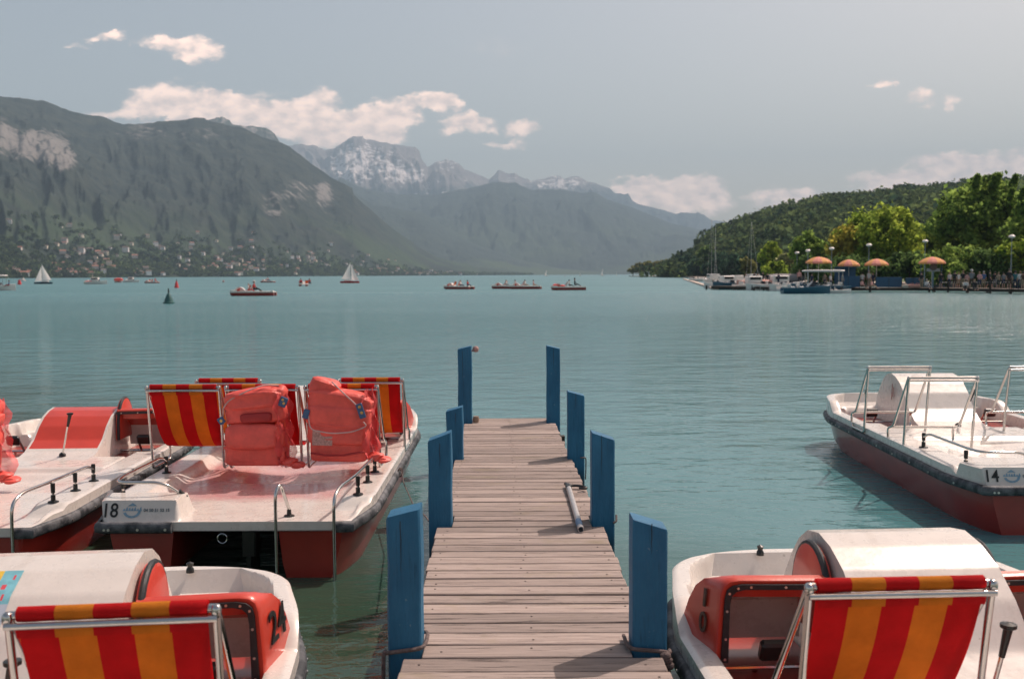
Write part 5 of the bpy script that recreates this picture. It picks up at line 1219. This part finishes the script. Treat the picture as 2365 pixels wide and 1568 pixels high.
# parasols
M['pora'] = mat('orange parasol cloth', (.85,.40,.14), .8, var=.04, trans=.2); M['pred'] = mat('salmon parasol cloth', (.85,.32,.25), .8, var=.04, trans=.2)
def parasol(px, Y, dia, ztop, label, z0=.55):
    x = XY(px, Y)[0]; rt = empty('parasol', (x, Y, z0)); tag(rt, label, 'parasol', 'striped parasols along the jetty'); b = MB(); n = 16; r_ = dia/2; H_ = .62
    prof = [(0, ztop-z0), (r_*.3, ztop-z0-.07), (r_*.6, ztop-z0-.22), (r_*.85, ztop-z0-.44), (r_, ztop-z0-H_)]
    vs = []
    for (rr_, z) in prof:
        for k in range(n*2): a = math.pi*k/n; sc_ = rr_*(1-.03*(k % 2)); vs.append((sc_*math.cos(a), sc_*math.sin(a), z))
    m2 = n*2
    for i in range(len(prof)-1):
        for k in range(m2):
            b.mi = (k//4) % 2; b.add([vs[i*m2+k], vs[i*m2+(k+1)%m2], vs[(i+1)*m2+(k+1)%m2], vs[(i+1)*m2+k]], [(0, 1, 2, 3)])
    for k in range(m2):
        b.mi = (k//4) % 2; p0, p1 = vs[-m2+k], vs[-m2+(k+1) % m2]; b.add([p0, p1, (p1[0]*1.01, p1[1]*1.01, p1[2]-.17), (p0[0]*1.01, p0[1]*1.01, p0[2]-.17)], [(0, 1, 2, 3)])
    b.build('canopy', [M['pora'], M['pred']], rt, smooth=False); b = MB(); b.tube([(0, 0, 0), (0, 0, ztop-z0-.02)], .03, 8); b.build('pole', M['white'], rt); return rt
parasol(1890, 117, 2.95, 4.15, 'leftmost striped orange parasol, above the white canopied boat')
parasol(1960, 116, 2.45, 3.80, 'striped orange parasol over the blue booth')
parasol(2024, 115.5, 2.65, 3.86, 'striped orange parasol above two people in white shirts')
parasol(2152, 113, 2.85, 4.02, 'rightmost striped orange parasol, over the grey notice board')
x = XY(2155, 112.2)[0]; rt = empty('notice_board', (x, 112.2, .52)); tag(rt, 'grey notice board with a rounded top on a pale blue post under the rightmost parasol', 'notice board')
b = MB(); b.box((0, 0, 2.0), (1.5, .06, .34), None, .01); b.build('board', mat('grey board', (.30,.31,.31), .7), rt); b = MB(); b.lathe([(0, .04), (.42, .03), (.42, -.03), (0, -.04)], (0, -.03, 2.35), 18, 'Y'); b.build('round_panel', mat('dark sign panel', (.10,.07,.06), .7), rt)
b = MB(); b.box((0, .05, .95), (.16, .10, 1.9)); b.build('post', mat('pale blue post paint', (.14,.22,.27), .6), rt); b = MB(); b.tube([(-1.15, .6, 0), (-1.15, .6, 2.7)], .04, 6); b.tube([(1.2, .6, 0), (1.2, .6, 2.7)], .05, 6); b.build('side_pole', M['bscreen'], rt)
# canopied boat, blue hull in front, jetty rails
q = Vector((XY(1893, 112)[0], 112, 0)); motorboat('tour_boat', q, R(84), 6.4, 'teal hulled boat with a long white canopy under the leftmost parasol', M['bluehull'], 0, 1)
q = Vector((XY(1862, 109)[0], 109, 0)); motorboat('motor_boat', q, R(-93), 5.2, 'open teal blue boat moored in front of the white canopied boat', M['bluehull'], 0, 0)
q = Vector((XY(1938, 110)[0], 110, 0)); motorboat('motor_boat', q, R(-100), 2.6, 'very small pale boat at the bow of the teal hulled boats', M['white'], 0, 0)
# moored white boats
rb = random.Random(21)
lbl = ['white motor boat first from the left in the marina row', 'small white open boat second from the left in the marina', 'white boat with mast behind the farthest left jetty', 'white cabin boat behind the small dark jetty', 'white open motor boat in the middle of the marina row', 'blue hulled boat lying along the small dark jetty', 'white boat with a tall mast left of the tour boats', 'white motor boat with windscreen beside the pink covered one', 'boat under a long pinkish cover in the marina row', 'white open boat right of the pink covered boat', 'grey covered boat standing high at the right of the marina', 'white cabin boat just left of the canopied boat', 'white rowing sized boat nearest the teal hull', 'second masted sailboat of the marina, with thin pale mast', 'small white boat behind the pale walkway']
spots = [(1672, 175, 6, 20, 'w', 1, 0), (1662, 160, 4.5, -20, 'w', 0, 0), (1645, 210, 8, 5, 'w', 1, 12.5), (1700, 165, 6.5, 10, 'w', 1, 0), (1727, 155, 6, -10, 'w', 0, 0), (1700, 140, 6.5, 88, 'b', 0, 0), (1737, 180, 7.5, 5, 'w', 1, 10.5), (1752, 145, 5.5, 12, 'w', 0, 0), (1765, 138, 7.5, 84, 'p', 0, 0), (1792, 140, 5.5, -15, 'w', 0, 0), (1812, 150, 6.5, 80, 'g', 1, 0), (1838, 132, 6, 75, 'w', 0, 0), (1815, 128, 5.0, 86, 'w', 0, 0), (1652, 235, 8, -8, 'w', 1, 13), (1610, 290, 6, 40, 'w', 0, 0)]
M['pinkc'] = mat('pink boat cover', (.60,.30,.24), .8, var=.1); M['greyc'] = mat('grey boat cover', (.30,.27,.27), .8, var=.1)
for (px, Y, L_, a, c, cab, mst), lb in zip(spots, lbl):
    q = Vector((XY(px, Y)[0], Y, 0)); mm = {'w': M['white'], 'b': M['bluehull'], 'p': M['pinkc'], 'g': M['greyc']}[c]
    rt = motorboat('moored_boat' if not mst else 'masted_boat', q, R(a), L_, lb, mm, cab, 0, 'boats moored in the marina on the right', mst)
    if c in 'pg':
        b = MB(); b.pad((0, 0, 1.0 if c == 'p' else 1.5), (L_*.33, L_*.92, .7 if c == 'p' else 1.3), .6, 24, 10, .05, 3); b.build('cover', mm, rt)
for i, (px, Y, L_, a, cab) in enumerate([(1668, 150, 5.5, 70, 0), (1683, 158, 6, -75, 1), (1706, 152, 5.5, 60, 0), (1722, 143, 5.5, 80, 0), (1745, 137, 6, -80, 1), (1772, 132, 5.5, 85, 0), (1788, 131, 5, 70, 0), (1806, 137, 6.5, -85, 1), (1826, 126, 5.2, 80, 0), (1845, 124, 5.2, -80, 0)]):
    q = Vector((XY(px, Y)[0], Y, 0))
    motorboat('moored_boat', q, R(a), L_, ['small white boat lying side-on at the left end of the marina row', 'white cabin boat side-on behind the small dark jetty', 'white boat side-on under the left group of masts', 'white boat side-on just behind the blue hulled one', 'white cabin boat side-on left of the pink cover', 'white boat side-on in front of the pink cover', 'white boat side-on, right after the pink covered one', 'white cabin boat side-on near the grey cover', 'white boat side-on at the right end of the marina row', 'white boat side-on touching the teal open boat'][i], M['white'], cab, 0, 'boats moored in the marina on the right')
# street lamps
for i, (px, py) in enumerate([(1841, 584), (1866, 579), (1921, 574), (2007, 566), (2137, 557), (2337, 546)]):
    Y = [150, 136, 128, 122, 122, 108][i]; p = AT(px, py, Y); rt = empty('street_lamp', (p.x, p.y, .62)); tag(rt, 'pale globe street lamp on a thin grey pole, number %s from the left above the parasols' % ('one', 'two', 'three', 'four', 'five', 'six')[i] if False else ['leftmost street lamp with a round pale head by the marina', 'street lamp with pale head just left of the leftmost parasol', 'street lamp head between the first two parasols', 'street lamp with flat pale head above the third parasol', 'street lamp with flat pale head above the rightmost parasol', 'street lamp with wide pale head near the right edge in front of big trees'][i], 'street lamp', 'street lamps along the promenade')
    h_ = p.z-.62; b = MB(); b.tube([(0, 0, 0), (0, 0, h_-.15)], .06, 8, rr=[.08, .04]); b.build('pole', mat('lamp pole grey', (.25,.28,.29), .6) if i == 0 else bpy.data.materials['lamp pole grey'], rt)
    b = MB(); b.lathe([(0, h_+.18), (.22, h_+.14), (.36, h_), (.30, h_-.12), (.10, h_-.2), (0, h_-.2)], (0, 0, 0), 14); b.build('lamp_head', M['white'], rt)
# people on the jetty and promenade
ppl = [(1992, 116, 'stand', 'white', 'grey', 0, 1.0, 'person in white shirt and grey trousers, left of the two under the third parasol'), (2007, 115.6, 'stand', 'white', 'tan', 2, 1.12, 'tall person in white shirt standing right beside the third parasol pole'), (2016, 115.5, 'stand', 'navy', 'navy', 0, 1.0, 'person in dark blue behind the two white shirts'),
 (1946, 114.2, 'stand', 'grey', 'navy', 0, .92, 'person in grey at the left corner of the blue booth'), (2128, 111, 'stand', 'black', 'tan', 0, 1.0, 'person in black just left of the notice board'), (2173, 111, 'stand', 'black', 'navy', 0, 1.0, 'person in black just right of the notice board'),
 (2193, 112, 'stand', 'white', 'navy', 1, 1.0, 'person in white shirt right of the rightmost parasol'), (2205, 108, 'stand', 'black', 'brown', 0, 1.06, 'person in black standing with back turned, third right of the notice board'), (2214, 112, 'stand', 'white', 'tan', 1, .98, 'person in white between two people in black'), (2224, 108, 'walk', 'black', 'tan', 1, 1.08, 'person in black walking right of the white shirt'),
 (2244, 104, 'lean', 'grey', 'brown', 2, 1.12, 'stout person in grey wearing a big white sun hat'), (2234, 105, 'stand', 'pink', 'tan', 0, .95, 'person in pink shirt left of the sun hat'), (2262, 104, 'lean', 'pink', 'navy', 1, 1.0, 'person in pink leaning right of the sun hat'), (2272, 106, 'stand', 'blue', 'tan', 2, 1.03, 'person in blue shirt with grey hair right of the sun hat'), (2286, 106, 'walk', 'black', 'black', 0, 1.06, 'person dressed all in black walking near the right end'), (2298, 106, 'lean', 'black', 'grey', 0, 1.0, 'person in black bending forward near the right end'),
 (2306, 102, 'lean', 'tan', 'black', 1, .95, 'person in tan top bending over near the right end'), (2331, 100, 'stand', 'black', 'brown', 0, 1.16, 'tall person in black standing near the right edge lamp'), (2345, 101, 'stand', 'teal', 'navy', 0, 1.04, 'person in teal at the right edge'), (2356, 100, 'stand', 'white', 'navy', 1, 1.02, 'person in white shirt at the right edge'), (2363, 99, 'stand', 'brown', 'tan', 0, 1.0, 'person in brown cut off by the right edge'), (2318, 112, 'stand', 'grey', 'navy', 0, .95, 'person in grey behind the group near the right end'),
 (1722, 150, 'stand', 'brown', 'red', 0, 1.0, 'person in brown standing on the marina jetty'), (1742, 148, 'stand', 'black', 'black', 0, 1.08, 'person in black among the moored boats, left of the pair'), (1750, 146, 'stand', 'black', 'navy', 0, 1.0, 'person in black among the moored boats, right of the pair'), (1762, 150, 'stand', 'black', 'navy', 0, 1.1, 'tall person in black standing behind the pink covered boat'), (1772, 146, 'walk', 'black', 'grey', 0, 1.0, 'person in black walking right of the pink covered boat'), (1798, 136, 'lean', 'navy', 'navy', 0, 1.0, 'person in navy bending over a moored boat'), (1846, 140, 'stand', 'pink', 'black', 1, 1.15, 'person in pale pink top standing left of the canopied boat'),
 (1875, 115, 'stand', 'navy', 'navy', 0, .95, 'person in navy under the white canopy, left'), (1905, 116, 'stand', 'tan', 'navy', 0, .95, 'person in tan under the white canopy, middle'), (1918, 114, 'stand', 'white', 'navy', 1, .92, 'person in white under the white canopy, right')]
for (px, Y, pose, t_, b_2, hr, h_, lb) in ppl:
    z = .53 if (Y < 118 or px < 1800) else .64
    person((XY(px, Y)[0], Y, z), R(rb.choice([0, 180, 40, -60, 150])), pose, t_, b_2, hr, lb, h_, hat=('white' if 'sun hat' in lb and 'wearing' in lb else None), group=None)
# seated / crouching children and bags on the jetty
for i, (px, Y, t_, b_2, lb) in enumerate([(2230, 101, 'white', 'black', 'person in white sitting on the jetty edge below the group'), (2250, 100, 'black', 'black', 'person in black sitting on the jetty edge under the sun hat'), (2140, 110, 'white', 'grey', 'person in white sitting on the jetty left of the notice board'), (1990, 113, 'pink', 'brown', 'person in pink sitting below the white shirts, left'), (2012, 113, 'pink', 'tan', 'person in pink sitting below the white shirts, right')]):
    person((XY(px, Y)[0], Y-.1, .60), R(20*i-30), 'sit', t_, b_2, i % 3, lb, 1.0)
for px, Y, sx_, m_, lb in ((2107, 112.5, .55, 'pinkc', 'pinkish bag in front of the short blue screen'), (2120, 112.4, .4, 'pinkc', 'small pinkish bag right of the first bag by the short screen'), (2091, 112.6, .45, 'sand', 'pale upright bag between the two low blue screens')):
    b = MB(); b.pad((0, 0, .2), (sx_*1.6, .5, .42), .6, 16, 10, .15, int(px)); b.tube(bendpath([(-.2, 0, .38), (-.12, 0, .55), (.12, 0, .55), (.2, 0, .38)], .08), .02, 6); o = b.build('bag', M[m_], None, (XY(px, Y)[0], Y, .52)); tag(o, lb, 'bag')
# fence rail along the promenade at the right
rt = empty('rail_fence', (XY(2190, 116)[0], 116, .62)); tag(rt, 'low pale rail fence behind the people on the right', 'fence')
b = MB(); xs = [XY(p_, 118)[0]-rt.location.x for p_ in range(2170, 2420, 12)]
for x in xs: b.box((x, 2, .35), (.10, .10, .7))
b.build('fence_post', M['beam'], rt); b = MB(); b.box(((xs[0]+xs[-1])/2, 2, .45), (xs[-1]-xs[0], .08, .12)); b.build('rail', M['sand'], rt)

# ------------------------------------------------ trees
M['bark'] = mat('bark', (.07,.055,.04), .95, var=.3, scale=3, bump=.5, bscale=12)
LM = {'lime': leafmat('fresh green foliage', (.26,.32,.05), (.13,.19,.03), isl=.4, sc=.5), 'green': leafmat('mid green foliage', (.18,.25,.055), (.085,.145,.035), isl=.4, sc=.5), 'dark': leafmat('dark green foliage', (.095,.15,.045), (.045,.08,.03), isl=.4, sc=.5),
      'olive': leafmat('olive foliage', (.19,.19,.07), (.11,.12,.045), isl=.35, sc=.5), 'gold': leafmat('golden foliage', (.36,.31,.06), (.22,.20,.04), isl=.35, sc=.5), 'deep': leafmat('conifer foliage', (.04,.075,.045), (.02,.045,.03), isl=.4, sc=.4), 'blos': leafmat('pale blossom', (.30,.30,.16), (.11,.14,.05), isl=.35, sc=.8)}
def tree(px, Y, hgt, wid, kind, label, n=46, per=130, leaf=.26, base=.62, trunk=.28, cone=False, up=0, group='trees on the right shore', seed=0, off=(0, 0), low=.10):
    x, y = XY(px, Y); rt = empty('conifer' if cone else 'broadleaf_tree', (x, y, base)); tag(rt, label, 'tree', group); rg = np.random.default_rng(seed+int(px)); b = MB(); tr = hgt*trunk
    b.tube([(0, 0, -.3), (.05*hgt*.1, 0, tr), (0.02*hgt, 0, hgt*.6), (0, 0, hgt*.9)], .2, 8, rr=[hgt*.030, hgt*.022, hgt*.012, hgt*.003])
    for k in range(9):
        a = rg.random()*6.28; z0 = tr+(hgt*.55-tr)*rg.random(); r_ = wid*.5*(.5+.35*rg.random()); b.tube([(0, 0, z0), (r_*.45*math.cos(a), r_*.45*math.sin(a), z0+hgt*.09), (r_*math.cos(a), r_*math.sin(a), z0+hgt*(.16+.12*rg.random()))], .1, 5, rr=[hgt*.010, hgt*.006, hgt*.002])
    b.build('trunk', M['bark'], rt); cs, rs = [], []
    for k in range(n):
        if cone: t = rg.random()**.8; rad = wid*.5*(1-t)*.9+.2; a = rg.random()*6.28; q = rad*rg.random()**.4; cs.append((q*math.cos(a), q*math.sin(a), hgt*(low+(1-low)*t))); rs.append(max(.35, wid*.14*(1-t*.7)))
        else:
            while True:
                v = rg.uniform(-1, 1, 3)
                if .35 < np.linalg.norm(v) < 1: break
            zc = hgt*(low+1)/2; hh_ = hgt*(1-low)/2; wsc = 1.0-.18*max(0, v[2]); cs.append((v[0]*wid*.42*wsc, v[1]*wid*.42*wsc, zc+v[2]*hh_*.86)); rs.append(wid*rg.uniform(.07, .15))
    for k in range(up):   # thin upright shoots at the top
        a = rg.random()*6.28; q = wid*.3*rg.random(); 
        for t in range(4): cs.append((q*math.cos(a)+t*.1, q*math.sin(a), hgt*.93+t*hgt*.028)); rs.append(wid*.028*(1-t*.15))
    clump_cloud('crown', cs, rs, per, leaf, LM[kind], rt, seed=seed+7, flat=.95, shell=.25)
    return rt
tree(2040, 150, 11.8, 14.5, 'lime', 'big fresh green tree in the middle of the shore behind the parasols', 80, 150, .30, seed=1)
tree(1978, 152, 9.8, 9.5, 'gold', 'golden yellow leafed tree at the left flank of the big green one', 55, 130, .28, seed=2)
tree(2100, 165, 11.0, 9.0, 'lime', 'narrow light green tree right behind the big fresh green one', 50, 130, .28, seed=12)
tree(2270, 142, 14.8, 15.5, 'green', 'tallest big green tree near the right edge with shoots at its top', 95, 150, .30, up=9, seed=3)
tree(2190, 162, 13.6, 11, 'green', 'tall green tree between the two biggest trees', 60, 140, .30, seed=4, up=2)
tree(2385, 128, 12.0, 10, 'green', 'big green tree cut off by the right edge', 60, 140, .30, seed=5, up=5)
tree(2360, 121, 6.2, 7.0, 'lime', 'low light green tree behind the right edge lamp', 40, 120, .26, seed=6)
tree(1870, 185, 9.6, 8.6, 'green', 'rounded dark green tree behind the leftmost parasol', 60, 130, .28, seed=7)
tree(1783, 235, 9.6, 6.9, 'lime', 'small yellow green tree left of the rounded dark tree', 46, 120, .30, seed=8)
tree(1815, 205, 6.0, 5.4, 'blos', 'low tree with pale blossom behind the marina', 40, 110, .24, seed=9)
tree(1785, 200, 4.2, 6.0, 'lime', 'low bright shrub-like tree below the pale blossom', 30, 110, .24, seed=10)
tree(1725, 260, 6.4, 5.0, 'olive', 'small olive tree between the masts of the marina', 30, 100, .3, seed=11, low=.05)
tree(2100, 135, 4.3, 10.0, 'dark', 'dark low tree behind the low blue screens', 40, 120, .24, seed=13, low=.02)
tree(2220, 128, 4.6, 12, 'green', 'low green hedge-like tree behind the people', 50, 120, .24, seed=14, low=.0)
tree(2300, 124, 4.4, 12, 'dark', 'dark low tree behind the people near the right edge', 50, 120, .24, seed=15, low=.0)
tree(1960, 140, 4.0, 10, 'dark', 'dark low bushy tree behind the blue booth', 40, 120, .24, seed=16, low=.0)
tree(1890, 150, 4.6, 8, 'dark', 'dark low bushy tree behind the white canopy', 40, 120, .24, seed=17, low=.0)
# headland
for i, (px, Y, h_, w_, kd, lb) in enumerate([(1575, 640, 17, 16, 'deep', 'dark round tree on the headland left of the pointed conifers'), (1595, 600, 17, 14, 'deep', 'dark tree on the headland, second from its tip'), (1632, 520, 21, 12, 'dark', 'tall dark tree on the headland behind the twin masts'), (1665, 470, 15, 17, 'deep', 'dark tree behind the marina left end'), (1700, 420, 13, 17, 'deep', 'dark tree behind the marina middle'), (1735, 380, 12, 16, 'deep', 'dark tree behind the marina right of the middle'), (1612, 560, 12, 18, 'deep', 'dark low tree beside the twin masts'), (1650, 500, 10, 18, 'deep', 'dark low tree right of the twin masts'), (1765, 330, 10, 13, 'deep', 'dark tree behind the small yellow green tree'), (1830, 290, 10, 12, 'deep', 'dark tree left of the rounded dark green tree'), (1560, 700, 10, 18, 'deep', 'dark tree at the tip of the headland'), (1590, 590, 8, 16, 'deep', 'low dark tree at the waterline of the headland')]):
    tree(px, Y, h_*.84, w_*.9, kd, lb, 34, 90, .5, seed=30+i, low=.02)
tree(1573, 680, 17.5, 7, 'deep', 'pointed dark conifer on the headland', 40, 80, .5, cone=True, seed=50, low=.05)
tree(1562, 760, 17, 9, 'deep', 'small dark conifer nearest the low pale trees', 40, 80, .5, cone=True, seed=51, low=.05)
tree(1680, 600, 40, 17, 'deep', 'dark conifer standing on the shoulder of the hill', 50, 90, .8, cone=True, seed=52, low=.1, base=20) if False else None
for i, (px, h_, w_) in enumerate(((1462, 9.5, 11), (1478, 12, 13), (1497, 13, 13), (1518, 12.5, 15), (1537, 14, 15))):
    tree(px, 860, h_, w_, 'olive', ['low olive tree farthest left on the spit', 'olive tree second from the left on the spit', 'tallest olive tree in the middle of the spit', 'olive tree fourth along the spit', 'olive tree on the spit nearest the dark trees'][i], 34, 80, .6, seed=60+i, low=.25, group='pale trees on the spit')
# ------------------------------------------------ air
b = MB(); x0, x1, y0, y1, z0, z1 = -14000, 12000, -300, 19000, -9, 2250
b.box(((x0+x1)/2, (y0+y1)/2, (z0+z1)/2), (x1-x0, y1-y0, z1-z0))
hm_ = bpy.data.materials.new('haze air'); hm_.use_nodes = True; nt = hm_.node_tree; nt.nodes.clear(); o_ = nt.nodes.new('ShaderNodeOutputMaterial'); pv = nt.nodes.new('ShaderNodeVolumePrincipled')
pv.inputs['Color'].default_value = (.56, .79, .99, 1); pv.inputs['Density'].default_value = 9.5e-5; pv.inputs['Anisotropy'].default_value = .0
nt.links.new(pv.outputs[0], o_.inputs['Volume']); tag(b.build('haze', hm_, smooth=False), 'thin bluish summer haze filling the air over the lake', 'haze', kind='stuff')
